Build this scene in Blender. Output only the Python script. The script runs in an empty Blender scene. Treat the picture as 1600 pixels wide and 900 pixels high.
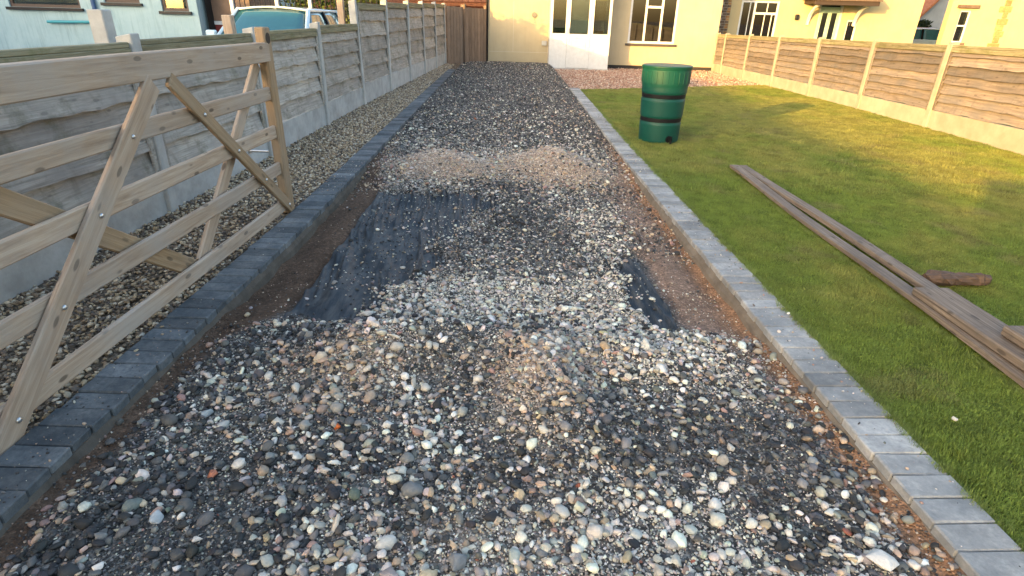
import bpy, bmesh, math, random
import numpy as np
from mathutils import Vector, Matrix, Euler
R = math.radians
random.seed(7); rng = np.random.default_rng(7)
sc = bpy.context.scene; C = sc.collection

# ------------------------------------------------------------------ camera, sky, sun, exposure
PITCH, ROLL, YAW, CAM_H = R(25.3), R(1.5), R(0.6), 1.4
fw = Vector((-math.sin(YAW)*math.cos(PITCH), math.cos(YAW)*math.cos(PITCH), -math.sin(PITCH))).normalized()
rt = fw.cross(Vector((0, 0, 1))).normalized(); up = rt.cross(fw)
r2 = rt*math.cos(ROLL) + up*math.sin(ROLL); u2 = -rt*math.sin(ROLL) + up*math.cos(ROLL)
cam = bpy.data.cameras.new('camera'); co = bpy.data.objects.new('camera', cam); C.objects.link(co)
cam.sensor_width = 36; cam.lens = 900/1600*36; cam.clip_start = .05; cam.clip_end = 2000
M = Matrix((r2, u2, -fw)).transposed().to_4x4(); M.translation = (0, 0, CAM_H); co.matrix_world = M
sc.camera = co

SUN_AZ, SUN_EL = R(41), R(9.5)            # light travels towards +Y turned 41 deg to +X
w = bpy.data.worlds.new('World'); sc.world = w; w.use_nodes = True
nt = w.node_tree; sky = nt.nodes.new('ShaderNodeTexSky'); sky.sky_type = 'NISHITA'; sky.sun_disc = False
sky.sun_elevation = SUN_EL; sky.sun_rotation = SUN_AZ + math.pi
sky.air_density = 1.0; sky.dust_density = 3.0; sky.ozone_density = 1.0
bg = nt.nodes['Background']; bg.inputs['Strength'].default_value = .15
nt.links.new(sky.outputs[0], bg.inputs['Color'])
sl = bpy.data.lights.new('sun', 'SUN'); so = bpy.data.objects.new('sun', sl); C.objects.link(so)
sl.energy = 2.4; sl.angle = R(.6); sl.color = (1, .58, .14)
ldir = Vector((math.sin(SUN_AZ)*math.cos(SUN_EL), math.cos(SUN_AZ)*math.cos(SUN_EL), -math.sin(SUN_EL)))
so.rotation_euler = ldir.to_track_quat('-Z', 'Y').to_euler()
vs = sc.view_settings; vs.view_transform = 'Standard'; vs.look = 'None'; vs.gamma = 1; vs.use_curve_mapping = False
vs.exposure = 2.42

# ------------------------------------------------------------------ helpers
def tag(o, label=None, cat=None, group=None, kind=None):
    if label: o['label'] = label
    if cat: o['category'] = cat
    if group: o['group'] = group
    if kind: o['kind'] = kind
    return o
def empty(name, loc, label=None, cat=None, group=None, kind=None):
    o = bpy.data.objects.new(name, None); C.objects.link(o); o.location = loc; o.empty_display_size = .1
    return tag(o, label, cat, group, kind)
def rootloc(o):
    v = Vector(o.location)
    while o.parent: o = o.parent; v += Vector(o.location)
    return v
def pmat(o):
    return (pmat(o.parent) @ o.matrix_basis) if o.parent else o.matrix_basis.copy()
def link(name, me, m=None, parent=None, loc=(0, 0, 0), rot=None):
    """loc is in WORLD coordinates; parents are never rotated unless stated"""
    o = bpy.data.objects.new(name, me); C.objects.link(o)
    if m is not None and not me.materials: me.materials.append(m)
    W = Matrix.LocRotScale(Vector(loc), Euler(rot) if rot is not None else Euler((0, 0, 0)), None)
    if parent:
        o.parent = parent; W = pmat(parent).inverted() @ W
    o.matrix_basis = W
    return o
def mesh_from(bm, name='m', smooth=False):
    me = bpy.data.meshes.new(name); bm.to_mesh(me); bm.free()
    if smooth: me.shade_smooth()
    return me
def pyd(verts, faces, name='m', smooth=False):
    me = bpy.data.meshes.new(name); me.from_pydata([tuple(v) for v in verts], [], faces); me.update()
    if smooth: me.shade_smooth()
    return me
def bm_box(bm, x0, x1, y0, y1, z0, z1, bev=0):
    r = bmesh.ops.create_cube(bm, size=1)
    for v in r['verts']:
        v.co = Vector((x0+(v.co.x+.5)*(x1-x0), y0+(v.co.y+.5)*(y1-y0), z0+(v.co.z+.5)*(z1-z0)))
    if bev:
        es = list({e for v in r['verts'] for e in v.link_edges})
        bmesh.ops.bevel(bm, geom=es, offset=bev, segments=1, affect='EDGES')
def boxme(dx, dy, dz, bev=.003):            # centred box
    bm = bmesh.new(); bm_box(bm, -dx/2, dx/2, -dy/2, dy/2, -dz/2, dz/2, bev); return mesh_from(bm)
def box(name, x0, x1, y0, y1, z0, z1, m, parent=None, bev=.003):
    return link(name, boxme(x1-x0, y1-y0, z1-z0, bev), m, parent, ((x0+x1)/2, (y0+y1)/2, (z0+z1)/2))
def boxes(name, lst, m, parent=None, bev=0):
    bm = bmesh.new()
    c = Vector(((lst[0][0]+lst[0][1])/2, (lst[0][2]+lst[0][3])/2, lst[0][4]))
    for b in lst: bm_box(bm, b[0]-c.x, b[1]-c.x, b[2]-c.y, b[3]-c.y, b[4]-c.z, b[5]-c.z, bev)
    return link(name, mesh_from(bm), m, parent, c)
def board(name, p0, p1, wid, th, m, parent=None, nrm=(0, 0, 1), bev=.004, warp=0, seg=1):
    """board from p0 to p1 (centre line); local X along it, local Z = nrm (thickness)"""
    p0, p1 = Vector(p0), Vector(p1); d = (p1-p0); L = d.length; d.normalize()
    n = Vector(nrm); n = (n - d*n.dot(d)).normalized(); y = n.cross(d)
    bm = bmesh.new(); bm_box(bm, -L/2, L/2, -wid/2, wid/2, -th/2, th/2, bev)
    if seg > 1:
        es = [e for e in bm.edges if abs((e.verts[0].co-e.verts[1].co).x) > L*.8]
        bmesh.ops.subdivide_edges(bm, edges=es, cuts=seg)
        ph = random.random()*9
        for v in bm.verts:
            v.co.z += warp*math.sin(ph+v.co.x*2.3); v.co.y += warp*math.sin(ph*2+v.co.x*1.7)
    me = mesh_from(bm)
    Mx = Matrix((d, y, n)).transposed()
    return link(name, me, m, parent, (p0+p1)/2, Mx.to_euler())
def tube(name, p0, p1, r, m, parent=None, n=10, r1=None):
    p0, p1 = Vector(p0), Vector(p1); L = (p1-p0).length
    bm = bmesh.new(); bmesh.ops.create_cone(bm, cap_ends=True, segments=n, radius1=r, radius2=r if r1 is None else r1, depth=L)
    me = mesh_from(bm); me.shade_smooth(); me.set_sharp_from_angle(angle=R(50))
    return link(name, me, m, parent, (p0+p1)/2, (p1-p0).to_track_quat('Z', 'Y').to_euler())
def lathe(name, prof, m, parent=None, loc=(0, 0, 0), n=48):
    vs_, fs = [], []
    for r, z in prof:
        for k in range(n): a = 2*math.pi*k/n; vs_.append((r*math.cos(a), r*math.sin(a), z))
    for i in range(len(prof)-1):
        for k in range(n):
            a, b = i*n+k, i*n+(k+1) % n; fs.append((a, b, b+n, a+n))
    fs.append(tuple(range(n))[::-1]); fs.append(tuple((len(prof)-1)*n+k for k in range(n)))
    me = pyd(vs_, fs, smooth=True); me.set_sharp_from_angle(angle=R(40))
    return link(name, me, m, parent, loc)
def hashn(ix, iy, s):
    h = (ix.astype(np.int64)*374761393 + iy.astype(np.int64)*668265263 + s*974634777) & 0xffffffff
    h = ((h ^ (h >> 13))*1274126177) & 0xffffffff
    return ((h ^ (h >> 16)) & 0xffff)/65535.
def vnoise(x, y, s=0):
    x = np.asarray(x, float); y = np.asarray(y, float)
    ix, iy = np.floor(x), np.floor(y); fx, fy = x-ix, y-iy
    fx = fx*fx*(3-2*fx); fy = fy*fy*(3-2*fy)
    a, b = hashn(ix, iy, s), hashn(ix+1, iy, s); c, d = hashn(ix, iy+1, s), hashn(ix+1, iy+1, s)
    return (a+(b-a)*fx)*(1-fy) + (c+(d-c)*fx)*fy
def fbm(x, y, s=0, o=4):
    v = 0; a = .5
    for k in range(o): v = v + a*vnoise(np.asarray(x)*2**k, np.asarray(y)*2**k, s+k); a *= .5
    return v/(1-.5**o)
def sst(a, b, x):
    t = np.clip((x-a)/(b-a), 0, 1); return t*t*(3-2*t)

# ------------------------------------------------------------------ materials
class G:
    def __init__(s, name, rough=.8, spec=.3):
        s.m = bpy.data.materials.new(name); s.m.use_nodes = True; s.t = s.m.node_tree
        s.b = s.t.nodes['Principled BSDF']; s.set('Roughness', rough); s.set('Specular IOR Level', spec)
    def set(s, k, v):
        if hasattr(v, 'is_linked') or isinstance(v, bpy.types.NodeSocket): s.t.links.new(v, s.b.inputs[k])
        else: s.b.inputs[k].default_value = v if not (isinstance(v, tuple) and len(v) == 3) else (*v, 1)
    def n(s, typ, ins={}, **props):
        nd = s.t.nodes.new(typ)
        for k, v in props.items(): setattr(nd, k, v)
        for k, v in ins.items():
            if isinstance(v, bpy.types.NodeSocket): s.t.links.new(v, nd.inputs[k])
            else: nd.inputs[k].default_value = v if not (isinstance(v, tuple) and len(v) == 3 and nd.inputs[k].type == 'RGBA') else (*v, 1)
        return nd
    def coord(s, scale=(1, 1, 1), rnd=True, kind='Object'):
        tc = s.n('ShaderNodeTexCoord').outputs[kind]
        if rnd:
            oi = s.n('ShaderNodeObjectInfo').outputs['Random']
            off = s.n('ShaderNodeMath', {0: oi, 1: 57.3}, operation='MULTIPLY').outputs[0]
            tc = s.n('ShaderNodeVectorMath', {0: tc, 1: s.n('ShaderNodeCombineXYZ', {0: off, 1: off, 2: off}).outputs[0]}, operation='ADD').outputs[0]
        return s.n('ShaderNodeMapping', {'Vector': tc, 'Scale': scale}).outputs[0]
    def noise(s, vec, scale, detail=5, rough=.6, dist=0):
        return s.n('ShaderNodeTexNoise', {'Vector': vec, 'Scale': scale, 'Detail': detail, 'Roughness': rough, 'Distortion': dist}).outputs[0]
    def ramp(s, fac, stops):
        nd = s.n('ShaderNodeValToRGB', {0: fac}); cr = nd.color_ramp
        while len(cr.elements) < len(stops): cr.elements.new(.5)
        for e, (p, c) in zip(cr.elements, stops):
            e.position = p; e.color = (*c, 1) if isinstance(c, tuple) else (c, c, c, 1)
        return nd.outputs[0]
    def mix(s, fac, a, b, mode='MIX'):
        nd = s.n('ShaderNodeMix', data_type='RGBA', blend_type=mode)
        for i, v in ((0, fac), (6, a), (7, b)):
            if isinstance(v, bpy.types.NodeSocket): s.t.links.new(v, nd.inputs[i])
            else: nd.inputs[i].default_value = (*v, 1) if isinstance(v, tuple) else v
        return nd.outputs[2]
    def bump(s, h, strength=.4, dist=.01):
        s.set('Normal', s.n('ShaderNodeBump', {'Height': h, 'Strength': strength, 'Distance': dist}).outputs[0])
    def attr(s, name, typ='GEOMETRY', out='Color'):
        return s.n('ShaderNodeAttribute', attribute_name=name, attribute_type=typ).outputs[out]
    def rand(s): return s.n('ShaderNodeObjectInfo').outputs['Random']

def wood(name, dark, mid, light, knots=.3, stain=None, rough=.75, grain=1.0, rnd=.25, moss=None, streak=None, gs=(1.2, 22, 22)):
    g = G(name, rough)
    v = g.coord(gs); v2 = g.coord((1, 1, 1))
    a = g.noise(v, 2.5*grain, 6, .65, .6)
    col = g.ramp(a, [(.28, dark), (.5, mid), (.72, light)])
    if knots:
        k = g.n('ShaderNodeTexVoronoi', {'Vector': g.coord((5.5, 15, 15)), 'Scale': 1.0, 'Randomness': 1.0}).outputs[0]
        kf = g.ramp(k, [(.13, 1.), (.19, 0.)])
        col = g.mix(g.n('ShaderNodeMath', {0: kf, 1: knots}, operation='MULTIPLY').outputs[0], col, tuple(c*.35 for c in dark))
    if stain:
        s_ = g.noise(v2, 2.2, 5, .6); col = g.mix(g.ramp(s_, [(.42, 0.), (.68, .8)]), col, stain)
    if streak:
        s_ = g.noise(g.coord((5, 3, 1.6)), 1.5, 6, .65, 1.2); col = g.mix(g.ramp(s_, [(.54, 0.), (.74, .6)]), col, streak)
    if moss:
        s_ = g.noise(v2, 3.5, 6, .7); col = g.mix(g.ramp(s_, [(.52, 0.), (.7, .75)]), col, moss)
    f = g.n('ShaderNodeMapRange', {0: g.rand(), 3: 1-rnd, 4: 1+rnd}).outputs[0]
    col = g.mix(1.0, col, g.n('ShaderNodeCombineXYZ', {0: f, 1: f, 2: f}).outputs[0], 'MULTIPLY')
    g.set('Base Color', col); g.bump(a, .35, .006); return g.m
def rough_mat(name, c1, c2, scale=6, rough=.85, bump=.3, bscale=60, bdist=.004, spec=.3, rnd=0, c3=None, kind='Object'):
    g = G(name, rough, spec); v = g.coord((1, 1, 1), kind=kind)
    a = g.noise(v, scale, 6, .65); st = [(.3, c1), (.65, c2)] + ([(.8, c3)] if c3 else [])
    col = g.ramp(a, st)
    if rnd:
        f = g.n('ShaderNodeMapRange', {0: g.rand(), 3: 1-rnd, 4: 1+rnd}).outputs[0]
        col = g.mix(1.0, col, g.n('ShaderNodeCombineXYZ', {0: f, 1: f, 2: f}).outputs[0], 'MULTIPLY')
    g.set('Base Color', col)
    if bump: g.bump(g.noise(v, bscale, 5, .7), bump, bdist)
    return g.m
def plain(name, c, rough=.5, metal=0, spec=.4, coat=0):
    g = G(name, rough, spec); g.set('Metallic', metal); v = g.coord()
    n_ = g.noise(v, 9, 4)
    g.set('Base Color', g.mix(g.ramp(n_, [(.3, 0.), (.75, 1.)]), tuple(x*.9 for x in c), tuple(min(1, x*1.06) for x in c)))
    if coat: g.set('Coat Weight', coat)
    return g.m
def glass_mat(name, tint=(.6, .68, .66), trans=.75):
    g = G(name, .03, .5)
    fr = g.n('ShaderNodeFresnel', {'IOR': 1.5}).outputs[0]
    gl = g.n('ShaderNodeBsdfGlossy', {'Color': (1, 1, 1), 'Roughness': .02}).outputs[0]
    tr = g.n('ShaderNodeBsdfTransparent', {'Color': tint}).outputs[0]
    f2 = g.n('ShaderNodeMath', {0: fr, 1: 1.0}, operation='MULTIPLY_ADD'); f2.inputs[1].default_value = 1.; f2.inputs[2].default_value = 1-trans-.2
    mx = g.n('ShaderNodeMixShader', {0: f2.outputs[0], 1: tr, 2: gl}).outputs[0]
    g.t.links.new(mx, g.t.nodes['Material Output'].inputs['Surface']); return g.m

MT = {}
MT['new_wood'] = wood('new_softwood', (.26, .178, .12), (.385, .28, .198), (.49, .385, .29), .8, stain=(.37, .315, .268), rnd=.08)
MT['orange_wood'] = wood('treated_softwood', (.185, .115, .06), (.29, .19, .105), (.38, .27, .165), .7, stain=(.28, .21, .145), rnd=.08)
MT['grey_slat'] = wood('weathered_slat', (.155, .138, .117), (.325, .297, .262), (.45, .418, .372), .5, stain=(.22, .205, .19), rnd=.22, moss=(.085, .085, .045), streak=(.15, .135, .115), gs=(1.0, 14, 22))
MT['brown_slat'] = wood('brown_slat', (.085, .068, .056), (.185, .148, .12), (.27, .222, .18), .5, stain=(.13, .122, .12), rnd=.3, streak=(.08, .07, .064), gs=(1.0, 14, 22))
MT['cap'] = wood('mossy_cap_rail', (.10, .09, .05), (.20, .18, .11), (.30, .27, .18), .2, moss=(.10, .105, .03), rnd=.15)
MT['brown_board'] = wood('closeboard', (.11, .075, .055), (.20, .14, .10), (.28, .20, .15), .3, rnd=.2)
MT['old_plank'] = wood('old_plank', (.065, .046, .035), (.18, .135, .10), (.30, .24, .185), .6, stain=(.11, .085, .068), rnd=.15, gs=(.7, 34, 34), streak=(.085, .07, .06))
MT['concrete'] = rough_mat('fence_concrete', (.30, .295, .28), (.46, .455, .44), 5, .9, .35, 90, c3=(.36, .35, .31), rnd=.07)
MT['concrete_r'] = rough_mat('pale_fence_concrete', (.27, .235, .18), (.36, .32, .255), 4, .9, .3, 90, rnd=.06)
MT['white'] = plain('white_upvc', (.56, .57, .585), .3)
MT['black'] = plain('black_plastic', (.006, .006, .007), .6, 0, .2)
MT['dark_metal'] = plain('dark_metal', (.03, .03, .035), .4, .6)
MT['zinc'] = plain('zinc_bolt', (.55, .55, .55), .35, .9)
MT['glass'] = glass_mat('window_glass')
MT['dark_glass'] = glass_mat('dark_glass', (.13, .15, .17), .74)
MT['car_glass'] = plain('tinted_windscreen', (.03, .12, .15), .05, 0, .9)
MT['interior'] = rough_mat('interior_dark', (.012, .012, .012), (.03, .028, .026), 3)
MT['curtain'] = rough_mat('curtain', (.30, .29, .27), (.45, .43, .40), 12)
MT['blue_paint'] = plain('pale_blue_paint', (.52, .64, .70), .25, 0, .5, .6)
MT['rubber'] = plain('tyre_rubber', (.02, .02, .02), .8)
MT['brick_red'] = rough_mat('brick_red', (.22, .08, .045), (.36, .15, .085), 12, .9, rnd=.2)
MT['brick_tan'] = rough_mat('quoin_stone', (.27, .14, .055), (.40, .23, .105), 9, .9, rnd=.2)
MT['mortar'] = rough_mat('mortar', (.30, .28, .25), (.42, .40, .36), 20)
MT['tile'] = rough_mat('clay_tile', (.30, .10, .045), (.46, .18, .08), 8, .85, rnd=.18)
MT['dark_tile'] = rough_mat('brown_tile', (.09, .06, .045), (.16, .11, .085), 8, .85, rnd=.18)
MT['maroon'] = plain('maroon_paint', (.16, .02, .02), .5)
MT['brown_paint'] = rough_mat('brown_panel', (.13, .085, .06), (.2, .13, .09), 3, .6)

def render_mat(name, c1, c2, streak=0, sc_=2.5):
    g = G(name, .9); v = g.coord(rnd=False)
    a = g.noise(v, sc_, 6, .6); col = g.ramp(a, [(.3, c1), (.7, c2)])
    if streak:
        b = g.noise(g.coord((6, 6, .5), rnd=False), 2., 5, .7)
        col = g.mix(g.ramp(b, [(.5, 0.), (.75, streak)]), col, tuple(x*.55 for x in c1))
    g.set('Base Color', col); g.bump(g.noise(v, 120, 4, .7), .35, .004); return g.m
MT['cream'] = render_mat('cream_render', (.42, .35, .23), (.46, .385, .255), .16)
MT['cream2'] = render_mat('pale_cream_render', (.415, .335, .195), (.45, .37, .22), .14)
MT['pale_blue_wall'] = render_mat('pale_blue_render', (.30, .42, .46), (.37, .49, .52), .6)
MT['grey_wall'] = render_mat('grey_render', (.36, .36, .36), (.42, .42, .41), .2)
MT['buff_wall'] = render_mat('buff_render', (.42, .38, .32), (.5, .46, .4), .3)

# water butt plastic
MT['butt'] = plain('green_plastic', (.003, .056, .041), .5, 0, .3)
MT['butt_lid'] = plain('dark_green_plastic', (.004, .052, .036), .45)

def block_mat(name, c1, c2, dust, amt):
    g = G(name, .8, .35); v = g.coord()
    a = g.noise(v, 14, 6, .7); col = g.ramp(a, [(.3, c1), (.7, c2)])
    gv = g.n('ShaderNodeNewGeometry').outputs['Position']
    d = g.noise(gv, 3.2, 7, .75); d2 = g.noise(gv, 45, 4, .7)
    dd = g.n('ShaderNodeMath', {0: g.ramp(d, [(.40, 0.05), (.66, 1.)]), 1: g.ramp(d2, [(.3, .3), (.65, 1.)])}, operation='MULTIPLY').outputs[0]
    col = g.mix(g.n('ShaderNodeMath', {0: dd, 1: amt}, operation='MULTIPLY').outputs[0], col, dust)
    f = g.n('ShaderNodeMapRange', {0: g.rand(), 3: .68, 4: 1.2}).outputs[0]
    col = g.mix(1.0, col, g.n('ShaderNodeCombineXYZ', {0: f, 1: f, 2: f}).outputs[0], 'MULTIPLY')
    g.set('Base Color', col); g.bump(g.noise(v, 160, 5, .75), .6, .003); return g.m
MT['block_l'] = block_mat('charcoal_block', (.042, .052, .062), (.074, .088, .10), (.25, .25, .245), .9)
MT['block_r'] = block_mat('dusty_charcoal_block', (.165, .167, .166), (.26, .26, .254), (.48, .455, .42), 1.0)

def ground_mat(name, vcol=False, c1=(.1, .08, .06), c2=(.2, .16, .12), gs=90, bd=.012):
    g = G(name, .95, .2); v = g.n('ShaderNodeNewGeometry').outputs['Position']
    vo = g.n('ShaderNodeTexVoronoi', {'Vector': v, 'Scale': gs, 'Randomness': 1.0})
    nz = g.noise(v, 25, 6, .7)
    base = g.attr('Col') if vcol else g.ramp(g.noise(v, 4, 5, .6), [(.35, c1), (.65, c2)])
    hs = g.n('ShaderNodeSeparateColor', {0: vo.outputs['Color']}).outputs[0]
    f = g.ramp(hs, [(0., .45), (.55, .9), (.8, 1.5), (1., 2.6)])
    if vcol: f = g.mix(g.n('ShaderNodeMath', {0: g.attr('Col', out='Alpha'), 1: .65}, operation='MULTIPLY').outputs[0], f, (1., 1., 1.))
    col = g.mix(1., base, f, 'MULTIPLY')
    col = g.mix(1., col, g.ramp(nz, [(.3, .6), (.7, 1.35)]), 'MULTIPLY')
    g.set('Base Color', col)
    hh = g.n('ShaderNodeMath', {0: g.ramp(vo.outputs['Distance'], [(0., 1.), (.6, 0.)]), 1: nz}, operation='ADD').outputs[0]
    g.bump(hh, .7, bd); return g.m
MT['bed'] = ground_mat('drive_bed', True)
MT['earth'] = ground_mat('bare_earth', False, (.10, .075, .055), (.17, .13, .10))
MT['strip'] = ground_mat('strip_bed', False, (.10, .078, .055), (.19, .15, .11), 60)
MT['terra_bed'] = ground_mat('terracotta_bed', False, (.26, .16, .11), (.36, .24, .17), 50)
MT['turf'] = ground_mat('turf_soil', False, (.075, .11, .022), (.12, .125, .035), 120)

def inst_mat(name, typ, rough=.7, fine=60, spec=.35, attr='col', lo=.72, hi=1.22):
    g = G(name, rough, spec)
    col = g.attr(attr, typ) if typ == 'INSTANCER' else g.n('ShaderNodeObjectInfo').outputs['Color']
    v = g.coord(kind='Object', rnd=(typ != 'INSTANCER'))
    nz = g.noise(v, 2.2, 6, .75)
    col = g.mix(1., col, g.ramp(nz, [(.3, lo), (.7, hi)]), 'MULTIPLY')
    g.set('Base Color', col); g.bump(nz, .25, .05); return g.m
MT['stone_i'] = inst_mat('loose_stone', 'INSTANCER'); MT['stone_o'] = inst_mat('stone', 'OBJECT')
def grass_mat():
    g = G('grass_blade', .6, .25)
    c = g.attr('col', 'INSTANCER'); g.set('Base Color', c)
    tb = g.n('ShaderNodeBsdfTranslucent', {'Color': c}).outputs[0]
    mx = g.n('ShaderNodeMixShader', {0: .3, 1: g.b.outputs[0], 2: tb}).outputs[0]
    g.t.links.new(mx, g.t.nodes['Material Output'].inputs['Surface']); return g.m
MT['grass'] = grass_mat()

# ------------------------------------------------------------------ layout functions (metres, z = 0 at kerb top)
def xl(y): return np.interp(y, [0, 4.3, 10, 20], [-1.54, -1.55, -1.72, -2.0])      # inner edge, left edging
def xr(y): return np.interp(y, [0, 2.5, 6.5, 13.5, 20], [1.385, 1.265, 1.135, 1.005, .85])
KW = .205
def xfl(y): return np.interp(y, [-3, 10, 19.4], [-2.72, -2.72, -2.5])
def xfr(y): return np.interp(y, [0, 7, 22.4], [6.05, 6.17, 6.42])
def lawnz(x, y): return -.012 - .12*sst(8, 21, np.asarray(y, float)) + .012*(fbm(np.asarray(x)*1.1, np.asarray(y)*1.1, 5)-.5)
BUMPS = [(-.64, 2.25, .15, .34, .22), (-.25, 2.36, .09, .3, .17), (.12, 2.1, .14, .17, .3), (.45, 2.33, .06, .2, .16), (.25, 1.75, .05, .2, .25), (-.7, 1.85, .03, .3, .25), (.6, 2.3, .03, .3, .2),
         (-.86, 5.95, .145, .34, .38), (-.5, 5.72, .08, .28, .28), (.29, 6.05, .18, .36, .44), (.5, 5.7, .07, .3, .3)]
def front(x): return 2.62 + .10*np.sin(x*3.1+.4) + .12*(vnoise(np.asarray(x)*4, 3.3)-.5)*2       # far edge of the near heap
def memb_open(x, y):                                        # 1 where the membrane lies bare
    nz = fbm(x*4, y*4, 31)-.5
    a = sst(-.14, .16, np.interp(y, [2.5, 2.8, 3.5, 4.9], [-.92, -.76, -.56, -.24]) + .5*nz - x)*sst(2.52, 2.68, y+.25*nz)*(1-sst(4.9, 5.15, y+.2*nz))
    b = sst(.0, .1, x-(.60+.5*nz+.12*sst(3.1, 3.7, y)))*sst(2.55, 2.7, y)*(1-sst(3.5, 3.8, y+.2*nz))
    c = 0*x
    return np.clip(np.maximum(np.maximum(a, b), c), 0, 1)
def bedz(x, y):
    x = np.asarray(x, float); y = np.asarray(y, float)
    near = 1-sst(-.12, .22, y-front(x)); far = sst(5.2, 6.2, y)
    z = -.085 + .04*near + .055*far + .02*sst(9, 16, y) + .036*(1-sst(.15, .6, memb_open(x, y)))*(1-near)*(1-far)*sst(-1.3, -1.15, x)*(1-sst(.78, .95, x))
    for bx, by, a, sx, sy in BUMPS: z = z + a*np.exp(-((x-bx)/sx)**2-((y-by)/sy)**2)
    z = z - .022*memb_open(x, y)*(1-near)*sst(-1.34, -1.24, x)*(1-sst(.86, .95, x))
    z = z + .03*(fbm(x*2.2, y*2.2, 11)-.5) + .014*(fbm(x*9, y*9, 12)-.5)
    dl = x-xl(y); dr = xr(y)-x
    ed = np.minimum(dl, dr)
    z = z - .03*(1-sst(.0, .22, ed))*(1-sst(6, 9, y))
    z = z + .035*(1-sst(.0, .07, dr))*(1-sst(6, 8, y)) + .025*(1-sst(0, .06, dl))*(1-sst(6, 8, y))
    return np.minimum(z, np.where(ed < .02, -.03, 9))
def bed_soil(x, y):                                         # bare soil beside the edgings
    dl = x-xl(y); dr = xr(y)-x; nz = (fbm(x*5, y*5, 21)-.5)
    mid = sst(2.2, 2.8, y)*(1-sst(5.2, 6.0, y))
    wl = .10+.22*mid + .12*nz; wr = .13+.25*mid + .14*nz
    s = np.maximum(1-sst(wl-.05, wl+.06, dl), 1-sst(wr-.06, wr+.08, dr))
    return s*(1-sst(6.2, 8.5, y))
def bed_tan(x, y):                                          # sandy fines of the heaps
    t = 0
    for bx, by, a, sx, sy in BUMPS[7:]: t = t + np.exp(-((x-bx)/sx/1.25)**2-((y-by)/sy/1.25)**2)
    t = t + .9*np.exp(-((x-.14)/.2)**2-((y-2.12)/.25)**2) + .5*np.exp(-((x+.75)/.25)**2-((y-2.05)/.2)**2) + .35*np.exp(-((x+.1)/.3)**2-((y-1.15)/.25)**2)
    return np.clip(t, 0, 1)
# ------------------------------------------------------------------ ground sheets
def grid(name, xs, ys, zf, m, vcol=None, kind='structure', mask=None):
    X, Y = np.meshgrid(xs, ys); Z = zf(X, Y); n = len(xs)
    v = np.stack([X, Y, Z], -1).reshape(-1, 3); fs = []
    for j in range(len(ys)-1):
        b = j*n; fs += [(b+i, b+i+1, b+n+i+1, b+n+i) for i in range(n-1)]
    me = pyd(v, fs, name, True)
    if vcol is not None:
        c = vcol(X.ravel(), Y.ravel()); at = me.color_attributes.new('Col', 'FLOAT_COLOR', 'POINT')
        at.data.foreach_set('color', np.concatenate([c, np.ones((len(c), 1))], 1).astype(np.float32).ravel())
    o = link(name, me, m); 
    if kind: o['kind'] = kind
    return o
me = pyd([(-400, -400, -.26), (400, -400, -.26), (400, 900, -.26), (-400, 900, -.26)], [(0, 1, 2, 3)])
ground = tag(link('ground', me, MT['earth']), kind='structure')

def bedcol(x, y):
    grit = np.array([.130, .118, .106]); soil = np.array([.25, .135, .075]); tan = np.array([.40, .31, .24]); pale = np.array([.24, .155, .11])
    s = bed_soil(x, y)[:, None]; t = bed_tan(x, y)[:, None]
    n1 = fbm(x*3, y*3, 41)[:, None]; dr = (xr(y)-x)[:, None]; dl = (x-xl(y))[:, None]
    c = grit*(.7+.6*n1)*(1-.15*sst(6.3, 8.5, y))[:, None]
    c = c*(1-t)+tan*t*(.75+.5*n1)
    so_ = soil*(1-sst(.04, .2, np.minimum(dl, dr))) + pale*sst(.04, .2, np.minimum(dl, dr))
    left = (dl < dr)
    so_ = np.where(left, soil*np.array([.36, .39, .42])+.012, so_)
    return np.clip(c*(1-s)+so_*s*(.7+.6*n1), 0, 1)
ys = np.concatenate([np.arange(.2, 7, .022), np.arange(7, 20.9, .06)])
def bedX(u, y): return xl(y)-.03 + u*(xr(y)-xl(y)+.06)
us = np.linspace(0, 1, 125)
U, Yb = np.meshgrid(us, ys); Xb = bedX(U, Yb); Zb = bedz(Xb, Yb)
n = len(us); fs = []
for j in range(len(ys)-1):
    b = j*n; fs += [(b+i, b+i+1, b+n+i+1, b+n+i) for i in range(n-1)]
me = pyd(np.stack([Xb, Yb, Zb], -1).reshape(-1, 3), fs, 'driveway', True)
at = me.color_attributes.new('Col', 'FLOAT_COLOR', 'POINT'); cc = bedcol(Xb.ravel(), Yb.ravel())
at.data.foreach_set('color', np.concatenate([cc, bed_soil(Xb.ravel(), Yb.ravel())[:, None]], 1).astype(np.float32).ravel())
driveway = tag(link('driveway', me, MT['bed']), kind='structure')

lawn = grid('lawn', np.linspace(1.2, 6.6, 70), np.arange(-1, 16.2, .1), lambda x, y: lawnz(x, y)-.006, MT['turf'])
terr = grid('terracotta_gravel_path', np.linspace(.75, 6.7, 40), np.linspace(13.0, 21.1, 50), lambda x, y: -.03-.12*sst(8, 21, y)+.02*(fbm(x, y, 9)-.5), MT['terra_bed'])
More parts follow.
